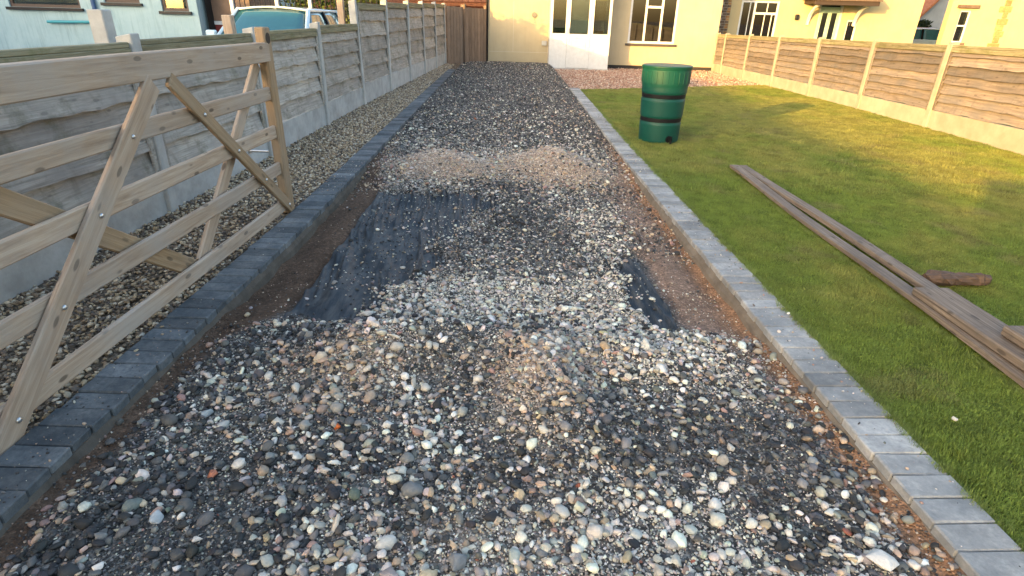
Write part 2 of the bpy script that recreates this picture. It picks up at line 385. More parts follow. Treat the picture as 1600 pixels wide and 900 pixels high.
# keep the lawn in front of a slanting far edge
bm = bmesh.new(); bm.from_mesh(lawn.data)
def lawn_end(x): return 13.35 + (x-1.08)*.52
bmesh.ops.delete(bm, geom=[v for v in bm.verts if v.co.y > lawn_end(v.co.x) or v.co.x < float(xr(v.co.y))+KW-.02], context='VERTS'); bm.to_mesh(lawn.data); bm.free()
strip = grid('gravel_strip', np.linspace(-2.85, -1.6, 40), np.arange(-1.2, 19.8, .08), lambda x, y: -.035+.02*(fbm(x*3, y*3, 8)-.5)-.03*(x > xl(y)-.12), MT['strip'])
neigh = grid('neighbour_yard', np.linspace(-60, -2.8, 20), np.linspace(-40, 60, 20), lambda x, y: -.06+0*x, rough_mat('yard_concrete', (.24, .23, .22), (.32, .31, .30), 1.5))
neigh2 = grid('neighbour_garden', np.linspace(6.5, 60, 20), np.linspace(-40, 60, 20), lambda x, y: -.16+0*x, MT['turf'])
road = grid('street', np.linspace(-60, 60, 4), np.linspace(-14, -4.5, 4), lambda x, y: -.14+0*x, rough_mat('asphalt', (.04, .04, .042), (.065, .065, .066), 8))
pav = grid('pavement', np.linspace(-60, 60, 4), np.linspace(-4.48, -1.25, 4), lambda x, y: -.03+0*x, rough_mat('paving', (.25, .25, .24), (.32, .32, .31), 4))

# membrane sheet lying on the bed
def memz(x, y):
    wr = .026*np.sin(21*(x+.2*y)+3*fbm(x*3, y*1.5, 51)*4)*sst(.38, .55, fbm(x*2.5, y*1.2, 52)) + .006*np.sin(60*x+9*y)*(fbm(x*4, y*2, 53))
    rg = x*7.5+y*1.1+1.6*fbm(x*1.5, y*.8, 55); wr = wr + .075*np.exp(-((rg-np.round(rg))/.10)**2)*sst(.42, .6, fbm(x*2+7, y*.9, 56)) + .035*np.exp(-((2.3*rg+.4*y-np.round(2.3*rg+.4*y))/.12)**2)*sst(.4, .6, fbm(x*3, y*1.1, 57))
    z = -.085 + .03*(fbm(x*2.2, y*2.2, 11)-.5) + .014*(fbm(x*9, y*9, 12)-.5) + .008 + .6*wr
    s = 0
    for bx, by, a, sx, sy in BUMPS: s = s + a*np.exp(-((x-bx)/sx)**2-((y-by)/sy)**2)
    return z + np.minimum(s, .01) + .004 - .012*sst(.5, .1, memb_open(x, y))
mxs = np.linspace(0, 1, 230); mys = np.linspace(2.3, 5.35, 190)
U, Ym = np.meshgrid(mxs, mys)
xa = np.interp(Ym, [2.3, 5.3], [-1.21, -1.285]) + .02*(fbm(Ym*3, Ym*0, 61)-.5); xb = np.interp(Ym, [2.3, 3.6, 5.3], [.90, .79, .74]) + .02*(fbm(Ym*3, Ym*0+4, 62)-.5)
Xm = xa+(xb-xa)*U; Zm = memz(Xm, Ym)
n = len(mxs); fs = []
for j in range(len(mys)-1):
    b = j*n; fs += [(b+i, b+i+1, b+n+i+1, b+n+i) for i in range(n-1)]
g = G('membrane_fabric', .6, .4); v = g.n('ShaderNodeNewGeometry').outputs['Position']
g.set('Base Color', g.mix(g.ramp(g.noise(g.n('ShaderNodeMapping', {'Vector': v, 'Scale': (9., 1.6, 1.)}).outputs[0], 2.2, 9, .8), [(.44, 0.), (.68, .75)]), (.010, .016, .024), (.10, .098, .094))); g.bump(g.noise(v, 300, 2, .5), .2, .001)
me = pyd(np.stack([Xm, Ym, Zm], -1).reshape(-1, 3), fs, 'weed_membrane', True)
memb = tag(link('weed_membrane', me, g.m), 'crumpled black weed membrane sheet laid bare across the middle of the driveway', 'weed membrane')
sm = memb.modifiers.new('thick', 'SOLIDIFY'); sm.thickness = .003

# ------------------------------------------------------------------ loose stones
def stone_mesh(seed, kind, sub=2):
    rs = np.random.default_rng(seed); bm = bmesh.new()
    if kind == 'round':
        bmesh.ops.create_icosphere(bm, subdivisions=sub, radius=.5)
        ph = rs.uniform(0, 6.3, (4, 3)); k = rs.normal(0, 1, (4, 3))*1.8; am = rs.uniform(.03, .075, 4)
        sx = np.array([1, rs.uniform(.68, .92), rs.uniform(.5, .72)])
        for v in bm.verts:
            p = np.array(v.co); d = 1+sum(a*2*math.sin(float(kk@p)*3+q[0]) for a, kk, q in zip(am, k, ph))
            v.co = Vector(p*d*sx)
    else:
        pts = rs.normal(0, 1, (15, 3)); pts /= np.linalg.norm(pts, axis=1)[:, None]; pts *= .5*rs.uniform(.8, 1.08, (15, 1))
        pts *= np.array([1, rs.uniform(.6, .9), rs.uniform(.45, .7)])
        for p in pts: bm.verts.new(p)
        bmesh.ops.convex_hull(bm, input=bm.verts)
        bmesh.ops.delete(bm, geom=[v for v in bm.verts if not v.link_faces], context='VERTS')
        bmesh.ops.bevel(bm, geom=list(bm.edges), offset=.04, segments=1, affect='EDGES', clamp_overlap=True)
        for v in bm.verts:
            if v.co.length > .56: v.co *= .56/v.co.length
    bmesh.ops.triangulate(bm, faces=bm.faces)
    return mesh_from(bm, 'stone_'+kind, True)
vc = bpy.data.collections.new('stone_kinds')
def variant_coll(name, meshes, m):
    c = bpy.data.collections.new(name)
    for i, me in enumerate(meshes):
        me.materials.clear(); me.materials.append(m)
        o = bpy.data.objects.new('%s_%02d' % (name, i), me); c.objects.link(o)
    return c
ST = [stone_mesh(100+i, 'round') for i in range(7)] + [stone_mesh(200+i, 'angular') for i in range(5)]
stcol = variant_coll('stone_kinds', ST, MT['stone_i'])
NV = len(ST)

def scatter(name, pts, scl, rot, idx, col, coll, parent=None, label=None, cat=None):
    me = bpy.data.meshes.new(name); N_ = len(pts); me.vertices.add(N_)
    me.vertices.foreach_set('co', np.asarray(pts, np.float32).ravel())
    def add(nm, typ, key, arr):
        a = me.attributes.new(nm, typ, 'POINT'); a.data.foreach_set(key, np.ascontiguousarray(arr).ravel())
    add('rot', 'FLOAT_VECTOR', 'vector', np.asarray(rot, np.float32)); add('scl', 'FLOAT_VECTOR', 'vector', np.asarray(scl, np.float32))
    add('idx', 'INT', 'value', np.asarray(idx, np.int32)); add('col', 'FLOAT_COLOR', 'color', np.concatenate([col, np.ones((N_, 1))], 1).astype(np.float32))
    o = link(name, me, None, parent)
    ng = bpy.data.node_groups.new(name, 'GeometryNodeTree')
    ng.interface.new_socket('Geometry', in_out='INPUT', socket_type='NodeSocketGeometry'); ng.interface.new_socket('Geometry', in_out='OUTPUT', socket_type='NodeSocketGeometry')
    A = ng.nodes.new; gi, go = A('NodeGroupInput'), A('NodeGroupOutput'); ip = A('GeometryNodeInstanceOnPoints'); ci = A('GeometryNodeCollectionInfo')
    ci.inputs['Collection'].default_value = coll; ci.inputs['Separate Children'].default_value = True; ci.inputs['Reset Children'].default_value = True
    def na(nm, typ): q = A('GeometryNodeInputNamedAttribute'); q.data_type = typ; q.inputs['Name'].default_value = nm; return q.outputs['Attribute']
    L = ng.links.new; er = A('FunctionNodeEulerToRotation'); L(na('rot', 'FLOAT_VECTOR'), er.inputs[0])
    mp = A('GeometryNodeMeshToPoints'); L(gi.outputs[0], mp.inputs[0])
    L(mp.outputs[0], ip.inputs['Points']); L(ci.outputs[0], ip.inputs['Instance']); ip.inputs['Pick Instance'].default_value = True
    L(na('idx', 'INT'), ip.inputs['Instance Index']); L(er.outputs[0], ip.inputs['Rotation']); L(na('scl', 'FLOAT_VECTOR'), ip.inputs['Scale'])
    L(ip.outputs[0], go.inputs[0])
    md = o.modifiers.new('scatter', 'NODES'); md.node_group = ng
    o['kind'] = 'stuff'
    if label: o['label'] = label
    if cat: o['category'] = cat
    return o

PAL = np.array([(.038, .037, .037), (.105, .101, .096), (.23, .216, .197), (.45, .405, .345), (.69, .62, .52), (.45, .34, .235), (.33, .22, .17), (.15, .155, .13), (.28, .10, .06)])
def stone_cols(x, y, rs, pale=0., tan=0.):
    N_ = len(x); wts = np.tile(np.array([.27, .19, .15, .165, .15, .085, .03, .025, .003]), (N_, 1))
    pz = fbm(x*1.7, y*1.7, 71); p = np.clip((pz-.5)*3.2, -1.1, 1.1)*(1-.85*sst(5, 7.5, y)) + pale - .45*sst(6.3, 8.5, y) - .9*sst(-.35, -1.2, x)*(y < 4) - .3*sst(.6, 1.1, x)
    wts[:, 3:5] *= np.exp(1.5*p)[:, None]; wts[:, 0:2] *= np.exp(-1.0*p)[:, None]
    t = bed_tan(x, y)+tan
    wts[:, 5:7] *= (1+9*t)[:, None]; wts[:, 0:2] *= (1-.75*np.clip(t, 0, 1))[:, None]
    s = bed_soil(x, y); wts[:, 6] *= 1+8*s; wts[:, 5] *= 1+3*s
    cum = np.cumsum(wts, 1); cum /= cum[:, -1:]
    k = (rs.random(N_)[:, None] > cum).sum(1); c = PAL[k]
    return np.clip(c*rs.uniform(.75, 1.3, (N_, 1))*(1+rs.normal(0, .04, (N_, 3))), .01, .8)

# --- about 300 largest stones as individuals
big = []   # x, y, size
cell = {}
def try_big(x, y, r, pad=.85):
    ci_, cj = int(x/.1), int(y/.1)
    for a in range(ci_-1, ci_+2):
        for b in range(cj-1, cj+2):
            for (px, py, pr_) in cell.get((a, b), ()):
                if (px-x)**2+(py-y)**2 < ((pr_+r)*pad)**2: return False
    cell.setdefault((ci_, cj), []).append((x, y, r)); return True
WHITE, TANC, GREY, PINK, BRICK, DGREY = (.62, .58, .52), (.42, .30, .19), (.20, .20, .20), (.34, .20, .17), (.50, .12, .03), (.09, .095, .105)
SPEC = [(1.1, 1.22, .105, WHITE), (.30, 1.33, .046, (.46, .33, .2)), (.31, 1.71, .062, (.40, .31, .18)), (-.54, 1.28, .062, (.55, .46, .36)), (-.66, 1.72, .036, BRICK), (-.95, 1.53, .056, WHITE),
        (-.15, 1.17, .085, GREY), (-.33, 1.11, .08, (.36, .29, .26)), (.81, 1.70, .05, (.5, .45, .38)), (-.37, 1.22, .055, (.5, .48, .44)), (-1.35, 1.9, .055, PINK), (.11, 1.71, .042, (.58, .52, .42)),
        (-.33, 1.43, .07, (.17, .17, .165)), (-.77, 1.58, .065, WHITE), (.67, 1.42, .05, WHITE), (-1.21, 1.81, .055, (.34, .36, .36)), (-.78, 2.66, .075, WHITE), (-1.1, 1.29, .055, (.42, .43, .43)),
        (.43, 1.15, .05, (.4, .36, .3)), (-1.02, 1.48, .05, (.33, .13, .08)), (-1.33, 1.42, .055, PINK), (1.02, 1.16, .045, WHITE), (-1.2, 1.33, .06, (.16, .18, .16)), (-.62, 1.55, .05, (.62, .6, .55)), (-.9, 1.75, .05, (.52, .46, .38))]
indiv = []
for x, y, s_, c in SPEC:
    try_big(x, y, s_/2); indiv.append((x, y, s_, c))
rs = np.random.default_rng(3); tries = 0
for k in range(400):
    if len(indiv) > 78: break
    x, y = rs.normal(-.72, .17), rs.normal(2.02, .17); s_ = rs.uniform(.036, .06)
    if try_big(x, y, s_/2, .9): indiv.append((x, y, s_, tuple(np.array([(.5, .42, .33), (.40, .30, .22), (.56, .5, .42), (.33, .24, .19), (.28, .26, .23)][rs.integers(5)])*rs.uniform(.8, 1.15))))
while len(indiv) < 298 and tries < 20000:
    tries += 1
    y = 1.02 + 1.65*rs.random()**1.25; x = rs.uniform(-1.42, 1.25)
    if y > float(front(x)): continue
    if rs.random() > .45+.9*(float(fbm(x*2.2, y*2.2, 77))-.35): continue
    s_ = rs.uniform(.034, .054)*(1 if rs.random() > .12 else 1.2)
    if try_big(x, y, s_/2, .95): indiv.append((x, y, s_, None))
STB = [stone_mesh(300+i, 'round') for i in range(6)] + [stone_mesh(400+i, 'angular') for i in range(9)]
for me in STB: me.materials.append(MT['stone_o'])
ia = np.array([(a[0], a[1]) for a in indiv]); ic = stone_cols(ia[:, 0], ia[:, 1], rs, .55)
for k, (x, y, s_, c) in enumerate(indiv):
    o = bpy.data.objects.new('stone', STB[rs.integers(len(STB))]); C.objects.link(o); o.parent = driveway
    o.location = (x, y, float(bedz(x, y))+s_*.2); o.rotation_euler = (rs.normal(0, .3), rs.normal(0, .3), rs.uniform(0, 6.3)); o.scale = (s_*rs.uniform(1, 1.15), s_, s_*rs.uniform(.85, 1.1))
    o.color = (*(c if c else tuple(ic[k])), 1)
    if c == BRICK: o['label'] = 'small orange brick fragment among the pebbles'
    if k == 0: o.data = STB[8]; o.scale = (.125, .085, .06); o.rotation_euler = (.05, .1, -.75)
    if k == 0: o['label'] = 'largest pale flat stone beside the right edging'

def make_pts(N_, y0, y1, rs, dens, size, zoff=(.0, .5), cols=None, xf=None):
    y = rs.uniform(y0, y1, N_); u = rs.random(N_)
    if xf: x = xf[0](y)+u*(xf[1](y)-xf[0](y))
    else: x = xl(y)+.012+u*(xr(y)-xl(y)-.024)
    keep = rs.random(N_) < dens(x, y); x, y = x[keep], y[keep]; s_ = size(x, y, rs)
    return x, y, s_
def finish(x, y, s_, z, rs, cols, flat=1):
    n_ = len(x)
    rot = np.stack([rs.normal(0, .35, n_), rs.normal(0, .35, n_), rs.uniform(0, 6.3, n_)], 1)
    scl = np.stack([s_*rs.uniform(.95, 1.25, n_), s_, s_*rs.uniform(.8, 1.1, n_)*flat], 1)
    return np.stack([x, y, z], 1), scl, rot, np.where(rs.random(n_) < .42, rs.integers(0, 7, n_), rs.integers(7, NV, n_)), cols
def drive_dens(x, y):
    d = np.ones_like(x)
    nearheap = y < front(x)
    mo = memb_open(x, y); so_ = bed_soil(x, y)
    mid = (y >= front(x)) & (y < 5.25)
    gap = fbm(x*3.1, y*3.1, 91)
    d = np.where(nearheap, .35+1.25*sst(.38, .6, gap), d)
    d = np.where(mid, .55+.6*sst(.35, .6, gap), d)
    d = d*(1-.95*mo)*(1-np.where(x < 0, .93, np.where(y > 2, .72, .6))*so_)
    return np.clip(d, 0, 1)
rs = np.random.default_rng(11)
parts = []
x, y, s_ = make_pts(19000, .5, 2.85, rs, drive_dens, lambda x, y, r: np.clip(r.lognormal(math.log(.0215), .38, len(x)), .010, .038))
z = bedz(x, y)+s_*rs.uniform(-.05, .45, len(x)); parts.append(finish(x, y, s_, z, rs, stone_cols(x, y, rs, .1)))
x, y, s_ = make_pts(24000, 2.5, 5.4, rs, drive_dens, lambda x, y, r: np.clip(r.lognormal(math.log(.0175), .38, len(x)), .009, .042))
z = np.maximum(bedz(x, y), np.where((x > -1.25) & (x < .8), memz(x, y), -9))+s_*rs.uniform(-.05, .35, len(x)); parts.append(finish(x, y, s_, z, rs, stone_cols(x, y, rs, .05)))
tan_d = lambda x, y: (1-.35*bed_tan(x, y))*np.clip(.45+.75*fbm(x*2.2, y*2.2, 93), 0, 1)*(1-.5*bed_soil(x, y))
x, y, s_ = make_pts(20000, 5.2, 10, rs, tan_d, lambda x, y, r: np.clip(r.lognormal(math.log(.021), .36, len(x)), .01, .05))
z = bedz(x, y)+s_*rs.uniform(-.05, .4, len(x)); parts.append(finish(x, y, s_, z, rs, stone_cols(x, y, rs, .0)))
x, y, s_ = make_pts(24000, 9.5, 20.6, rs, tan_d, lambda x, y, r: np.clip(r.lognormal(math.log(.021), .36, len(x)), .010, .045))
z = bedz(x, y)+s_*rs.uniform(-.05, .4, len(x)); parts.append(finish(x, y, s_, z, rs, stone_cols(x, y, rs, -.1)))
for N2, (bx, by, sx, sy) in ((13000, (-.78, 5.9, .32, .36)), (15000, (.3, 6.03, .32, .40)), (3500, (.14, 2.1, .13, .22))):
    x = rs.normal(bx, sx*.75, N2); y = rs.normal(by, sy*.75, N2); k_ = (x > xl(y)+.02) & (x < xr(y)-.02); x, y = x[k_], y[k_]
    s_ = np.clip(rs.lognormal(math.log(.0085), .5, len(x)), .004, .035); tc = np.array([(.50, .40, .315), (.41, .32, .255), (.58, .50, .42), (.35, .27, .22), (.24, .21, .19)])[rs.integers(0, 5, len(x))]*rs.uniform(.75, 1.2, (len(x), 1))
    parts.append(finish(x, y, s_, bedz(x, y)+s_*.2, rs, tc))
# grit
gd = lambda x, y: np.clip((1-.8*memb_open(x, y))*(1-np.where(x < 0, .85, .6)*bed_soil(x, y)), 0, 1)
x, y, s_ = make_pts(95000, .5, 3.2, rs, gd, lambda x, y, r: r.uniform(.004, .0115, len(x)))
z = bedz(x, y)+s_*.2; parts.append(finish(x, y, s_, z, rs, stone_cols(x, y, rs, .15)))
x, y, s_ = make_pts(42000, 3., 7.5, rs, gd, lambda x, y, r: r.uniform(.006, .014, len(x)))
z = np.maximum(bedz(x, y), np.where((x > -1.25) & (x < .8) & (y < 5.2), memz(x, y), -9))+s_*.2; parts.append(finish(x, y, s_, z, rs, stone_cols(x, y, rs, .0)))
cat_ = [np.concatenate([p[i] for p in parts]) for i in range(5)]
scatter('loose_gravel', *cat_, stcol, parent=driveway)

for sd, nk, mz in ((1, 2600, .0), (-1, 900, .0)):
    y = rs.uniform(.6, 13, nk) if sd > 0 else rs.uniform(.6, 6, nk); e0 = xr(y) if sd > 0 else xl(y)-KW
    x = e0+.005+rs.random(nk)**(.6 if sd > 0 else .8)*(KW-.012); k_ = rs.random(nk) < np.clip((fbm(x*1.2+9, y*1.6, 141+sd)-.42)*3.5, .06, 1); x, y = x[k_], y[k_]
    s_ = np.clip(rs.lognormal(math.log(.0055), .5, len(x)), .003, .018)
    scatter('spilled_grit', *finish(x, y, s_, s_*.2, rs, stone_cols(x, y, rs, .6)), stcol, parent=driveway)
# left gravel strip
x, y, s_ = make_pts(40000, .3, 19.3, rs, lambda x, y: np.ones_like(x), lambda x, y, r: r.uniform(.012, .028, len(x))*(1+.03*y), xf=(lambda y: xfl(y)+.02, lambda y: xl(y)-KW-.005))
SP = np.array([(.43, .33, .21), (.28, .20, .13), (.52, .43, .31), (.16, .12, .09), (.52, .46, .37), (.12, .10, .085), (.30, .22, .13)])
cols = SP[rs.choice(7, len(x), p=[.22, .2, .15, .15, .08, .1, .1])]*rs.uniform(.75, 1.25, (len(x), 1))
scatter('strip_gravel', *finish(x, y, s_, -.032+s_*rs.uniform(0, .5, len(x)), rs, cols), stcol, parent=strip)
# terracotta gravel
x, y, s_ = make_pts(15000, 13.3, 21., rs, lambda x, y: (y > lawn_end(x)+.02).astype(float), lambda x, y, r: r.uniform(.02, .05, len(x)), xf=(lambda y: xr(y)+.05, lambda y: xfr(y)))
TP = np.array([(.40, .24, .17), (.34, .19, .13), (.48, .34, .25), (.26, .15, .11), (.52, .42, .34)])
cols = TP[rs.choice(5, len(x))]*rs.uniform(.8, 1.2, (len(x), 1))
scatter('terracotta_gravel', *finish(x, y, s_, -.03-.12*sst(8, 21, y)+s_*.3, rs, cols), stcol, parent=terr)

# ------------------------------------------------------------------ grass
def tuft(seed, nb=54, rad=.05, h0=.008, h1=.019):
    rs = np.random.default_rng(seed); v, f = [], []
    for k in range(nb):
        a = rs.uniform(0, 6.3); r = rad*math.sqrt(rs.random()); bx, by = r*math.cos(a), r*math.sin(a)
        h = rs.uniform(h0, h1); le = rs.uniform(.2, 1.1)*h; d = rs.uniform(0, 6.3); wv = rs.uniform(.0011, .002)
        cx, cy = math.cos(d), math.sin(d); px, py = -cy*wv, cx*wv; b = len(v)
        v += [(bx-px, by-py, -.004), (bx+px, by+py, -.004), (bx+cx*le*.4+px*.8, by+cy*le*.4+py*.8, h*.62), (bx+cx*le*.4-px*.8, by+cy*le*.4-py*.8, h*.62), (bx+cx*le, by+cy*le, h)]
        f += [(b, b+1, b+2, b+3), (b+3, b+2, b+4)]
    return pyd(v, f, 'tuft')
gcol = variant_coll('grass_kinds', [tuft(i) for i in range(8)], MT['grass'])
def lawn_pts(N_, y0, y1, sc0, sc1):
    y = rs.uniform(y0, y1, N_); x0 = xr(y)+KW+.008; x = x0+rs.random(N_)*(xfr(y)-.03-x0)
    k = (y < lawn_end(x)-.02); return x[k], y[k], rs.uniform(sc0, sc1, k.sum())
P = [lawn_pts(36000, .2, 5.2, .75, 1.1), lawn_pts(30000, 5.2, 16.2, 1.1, 1.7)]
x, y, s_ = [np.concatenate([p[i] for p in P]) for i in range(3)]
n1 = fbm(x*1.1, y*.9, 121); n2 = fbm(x*5, y*5, 122); dry = np.clip((n1-.45)*2.2 + (n2-.5)*1.3 + .55*sst(3.0, 7, y) + .25*sst(2.2, 3.5, x) - .15, 0, 1)[:, None]
gr = np.array([.185, .245, .046]); dr_ = np.array([.29, .285, .076])
bare = sst(.66, .74, fbm(x*3.3+5, y*3.3, 125))[:, None]
cols = ((gr*(1-dry)+dr_*dry)*(1-.4*bare)+np.array([.24, .20, .10])*bare*.4)*rs.uniform(.6, 1.4, (len(x), 1))
hz = np.where(rs.random(len(x)) < .04, 1.6, 1.)*(.6+.7*n2)
# longer blades against the edging, the fence, the planks and the butt
edge = []
yy_ = rs.uniform(.3, 13.2, 1500); edge.append((xr(yy_)+KW+rs.uniform(-.012, .02, 1500), yy_))
yy_ = rs.uniform(6, 15, 700); edge.append((xfr(yy_)-.05+rs.uniform(-.03, .02, 700), yy_))
for x0_, x1_ in ((2.155, 2.155), (2.262, 2.262), (2.345, 2.47), (2.40, 2.44)):
    t_ = rs.random(330); edge.append((x0_+(x1_-x0_)*t_+rs.uniform(-.012, .012, 330), (6.0-4.4*t_) if x0_ != 2.40 else (2.9-1.3*t_)))
a_ = rs.uniform(0, 6.3, 260); edge.append((1.745+.26*np.cos(a_), 7.55+.26*np.sin(a_)))
ex_ = np.concatenate([e[0] for e in edge]); ey_ = np.concatenate([e[1] for e in edge]); ne = len(ex_)
x = np.concatenate([x, ex_]); y = np.concatenate([y, ey_]); s_ = np.concatenate([s_, rs.uniform(.35, .6, ne)]); hz = np.concatenate([hz, rs.uniform(2.0, 4.2, ne)])
cols = np.concatenate([cols, (gr*.9+.03)*rs.uniform(.6, 1.4, (ne, 1))])
pts = np.stack([x, y, lawnz(x, y)-.002], 1)
scatter('lawn_grass', pts, np.stack([s_, s_, s_*hz*rs.uniform(.75, 1.15, len(x))], 1), np.stack([0*x, 0*x, rs.uniform(0, 6.3, len(x))], 1), rs.integers(0, 8, len(x)), cols, gcol, parent=lawn)
# two small pale stones on the grass
for (x, y, s_, lb) in ((1.72, 1.85, .032, 'small pale stone lying on the grass near the right edging'), ):
    o = link('stone', STB[9], None, None, (x, y, float(lawnz(x, y))+.03)); o.scale = (s_, s_, s_); o.color = (.6, .54, .44, 1); o.rotation_euler = (.3, .2, 1)
    tag(o, lb, 'stone')

# ------------------------------------------------------------------ block edgings
def edging(name, side):
    root = empty(name, (0, 0, 0), kind='structure')
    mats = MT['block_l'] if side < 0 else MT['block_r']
    vars_ = []
    for i in range(5):
        bm = bmesh.new(); bm_box(bm, -KW/2, KW/2, -.0501, .0501, -.06, 0, .0045)
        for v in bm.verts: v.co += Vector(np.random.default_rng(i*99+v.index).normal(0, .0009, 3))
        me = mesh_from(bm); me.materials.append(mats); vars_.append(me)
    y = .25; y1 = 17.2 if side < 0 else 13.35
    while y < y1:
        xi = float(xl(y) if side < 0 else xr(y)); sl_ = float((xl(y+.3)-xl(y-.3))/.6 if side < 0 else (xr(y+.3)-xr(y-.3))/.6)
        o = bpy.data.objects.new('block', random.choice(vars_)); C.objects.link(o); o.parent = root
        o.location = (xi + side*KW/2 + random.gauss(0, .0022), y, random.gauss(0, .0014)); o.rotation_euler = (random.gauss(0, .004), random.gauss(0, .004), -math.atan(sl_)+random.gauss(0, .004))
        y += .1045
    # concrete bed under the blocks
    yy = np.arange(.1, y1+.1, .15); v, f = [], []
    for k, q in enumerate(yy):
        xi = float(xl(q) if side < 0 else xr(q)); t = (random.random()-.5)*.012
        t2 = (random.random()-.5)*.012
        v += [(xi-side*(.034+t), q, -.16), (xi-side*(.018+t), q, -.062+t2), (xi-side*.001, q, -.034+t2*.7), (xi+side*.012, q, -.03)]
        if k: b = 4*k; f += [(b-4, b, b+1, b-3), (b-3, b+1, b+2, b-2), (b-2, b+2, b+3, b-1)]
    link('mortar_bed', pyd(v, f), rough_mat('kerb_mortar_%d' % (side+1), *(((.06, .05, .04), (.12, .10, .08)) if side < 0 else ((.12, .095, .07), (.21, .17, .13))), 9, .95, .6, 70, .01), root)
    # sanded joints, a little below the block tops
    v, f = [], []
    for k, q in enumerate(yy):
        xi = float(xl(q) if side < 0 else xr(q)); v += [(xi+side*.006, q, -.013), (xi+side*(KW-.006), q, -.013)]
        if k: b = 2*k; f.append((b-2, b-1, b+1, b))
    link('joint_sand', pyd(v, f), rough_mat('joint_sand_%d' % (side+1), (.025, .022, .02), (.05, .045, .04), 60), root)
    return root
edging('edging_left', -1); edging('edging_right', 1)

# ------------------------------------------------------------------ fences
def waney(L, w_, seed, th=.017):
    """a lapped board with a wavy lower edge; local X along, Z up, lower edge proud (towards +Y)"""
    rs_ = np.random.default_rng(seed); n_ = 22; xs_ = np.linspace(-L/2, L/2, n_); ph = rs_.uniform(0, 6, 4)
    lo = -w_/2 + (.004*np.sin(xs_*3.1+ph[0]) + .005*np.sin(xs_*7.7+ph[1])) + .004*np.sin(xs_*17+ph[2]) + rs_.normal(0, .002, n_)
    v, f = [], []
    for q, l in zip(xs_, lo):
        v += [(q, .032, l), (q, -.016, w_/2), (q, -.016-th, w_/2), (q, .032-th, l)]
    for k in range(n_-1):
        a, b = 4*k, 4*k+4; f += [(a, a+1, b+1, b), (a+1, a+2, b+2, b+1), (a+2, a+3, b+3, b+2), (a+3, a, b, b+3)]
    f += [(0, 3, 2, 1), (4*n_-4, 4*n_-3, 4*n_-2, 4*n_-1)]
    return pyd(v, f)
def post_me(h, w1=.10, d=.11):
    bm = bmesh.new(); bm_box(bm, -d/2, d/2, -w1/2, w1/2, -.15, h, .006)
    for v in bm.verts:
        if v.co.z > h-.02 and v.co.x < 0: v.co.z -= .02
    return mesh_from(bm)
def fence(name, label, xs, posts, tops, gbs, base, side, mslat, mcap, mcon, nsl, group=None):
    """side=+1: face seen from +X. posts: list of Y; tops/gbs/base per bay"""
    root = empty(name, (float(xs(posts[0])), posts[0], 0), label, 'fence')
    slats = [[waney(1, 1, 0)]]
    cache = {}
    for k, y in enumerate(posts):
        i0, i1 = max(0, k-1), min(k, len(tops)-1); h = max(tops[i0]+base(y), tops[i1]+base(y)) + .05
        link('post', post_me(h), mcon, root, (float(xs(y)), y, 0), (0, random.gauss(0, .008), 0))
    for k in range(len(posts)-1):
        y0, y1 = posts[k]+.055, posts[k+1]-.055; ym = (y0+y1)/2; L = y1-y0; xm = float(xs(ym)); b = base(ym)
        ang = math.atan2(float(xs(y1)-xs(y0)), L); pitch = math.atan2(base(y1)-base(y0), L)
        rz = (-math.pi/2 if side > 0 else math.pi/2) - ang
        rot = Euler((0, -pitch if side < 0 else pitch, 0)); 
        Mx = Matrix.Rotation(rz, 3, 'Z') @ Matrix.Rotation((pitch if side > 0 else -pitch), 3, 'Y'); eu = Mx.to_euler()
        gme = boxme(L+.02, .05, gbs[k]+.1, .006)
        # drafted lines on the gravel board come from the material
        link('gravel_board', gme, mcon, root, (xm, ym, b+gbs[k]/2-.05), eu)
        pan = empty('panel', (0, 0, 0)); pan.parent = root; pan.location = Vector((xm, ym, b+gbs[k])) - rootloc(root)
        H = tops[k]-gbs[k]; ex = (H-.03)/nsl
        for j in range(nsl):
            key = (round(L, 1), random.randrange(7)); 
            kk = (key, round(ex, 2))
            if kk not in cache: cache[kk] = waney(L+.03, ex+.016, hash(kk) % 9999); cache[kk].materials.append(mslat)
            link('slat', cache[kk], None, pan, (xm + side*random.uniform(.0, .003), ym, b+gbs[k]+ex*(j+.5)+.02), (eu.x, eu.y+random.gauss(0, .004), eu.z))
        d = .03
        link('cap_rail', boxme(L, .06, .035, .005), mcap, pan, (xm+side*.005, ym, b+tops[k]-.012), eu)
        link('cap_batten', boxme(L, .022, .06, .004), mcap, pan, (xm+side*.03, ym, b+tops[k]-.06), eu)
        for q in (y0+.02, y1-.02):
            link('frame_batten', boxme(.022, .045, H-.03, .003), mslat, pan, (float(xs(q))+side*.028, q, b+gbs[k]+H/2-.02))
    return root
PL = [-1.55, .38, 2.31, 4.24, 6.17, 8.12, 10.12, 12.03, 13.95, 15.8, 17.6, 19.35]
TL = [1.2, 1.2, 1.2, 1.21, 1.22, 1.25, 1.55, 1.6, 1.63, 1.66, 1.68]
fence('grey_lap_fence', 'weathered grey lap panel fence with concrete posts along the left gravel strip, behind the gate', xfl, PL, TL, [.3]*4+[.28, .29]+[.33]*5, lambda y: -.03, 1, MT['grey_slat'], MT['cap'], MT['concrete'], 5)
PR = [.6, 2.75, 4.9, 7.05, 9.2, 11.25, 13.4, 15.6, 17.8, 20.0, 20.95]
fence('brown_lap_fence', 'sunlit brown lap panel fence with cream concrete posts along the right side of the lawn', xfr, PR, [1.2]*10, [.30]*10, lambda y: -.02-.013*max(0, y-7.5), -1, MT['brown_slat'], MT['cap'], MT['concrete_r'], 7)

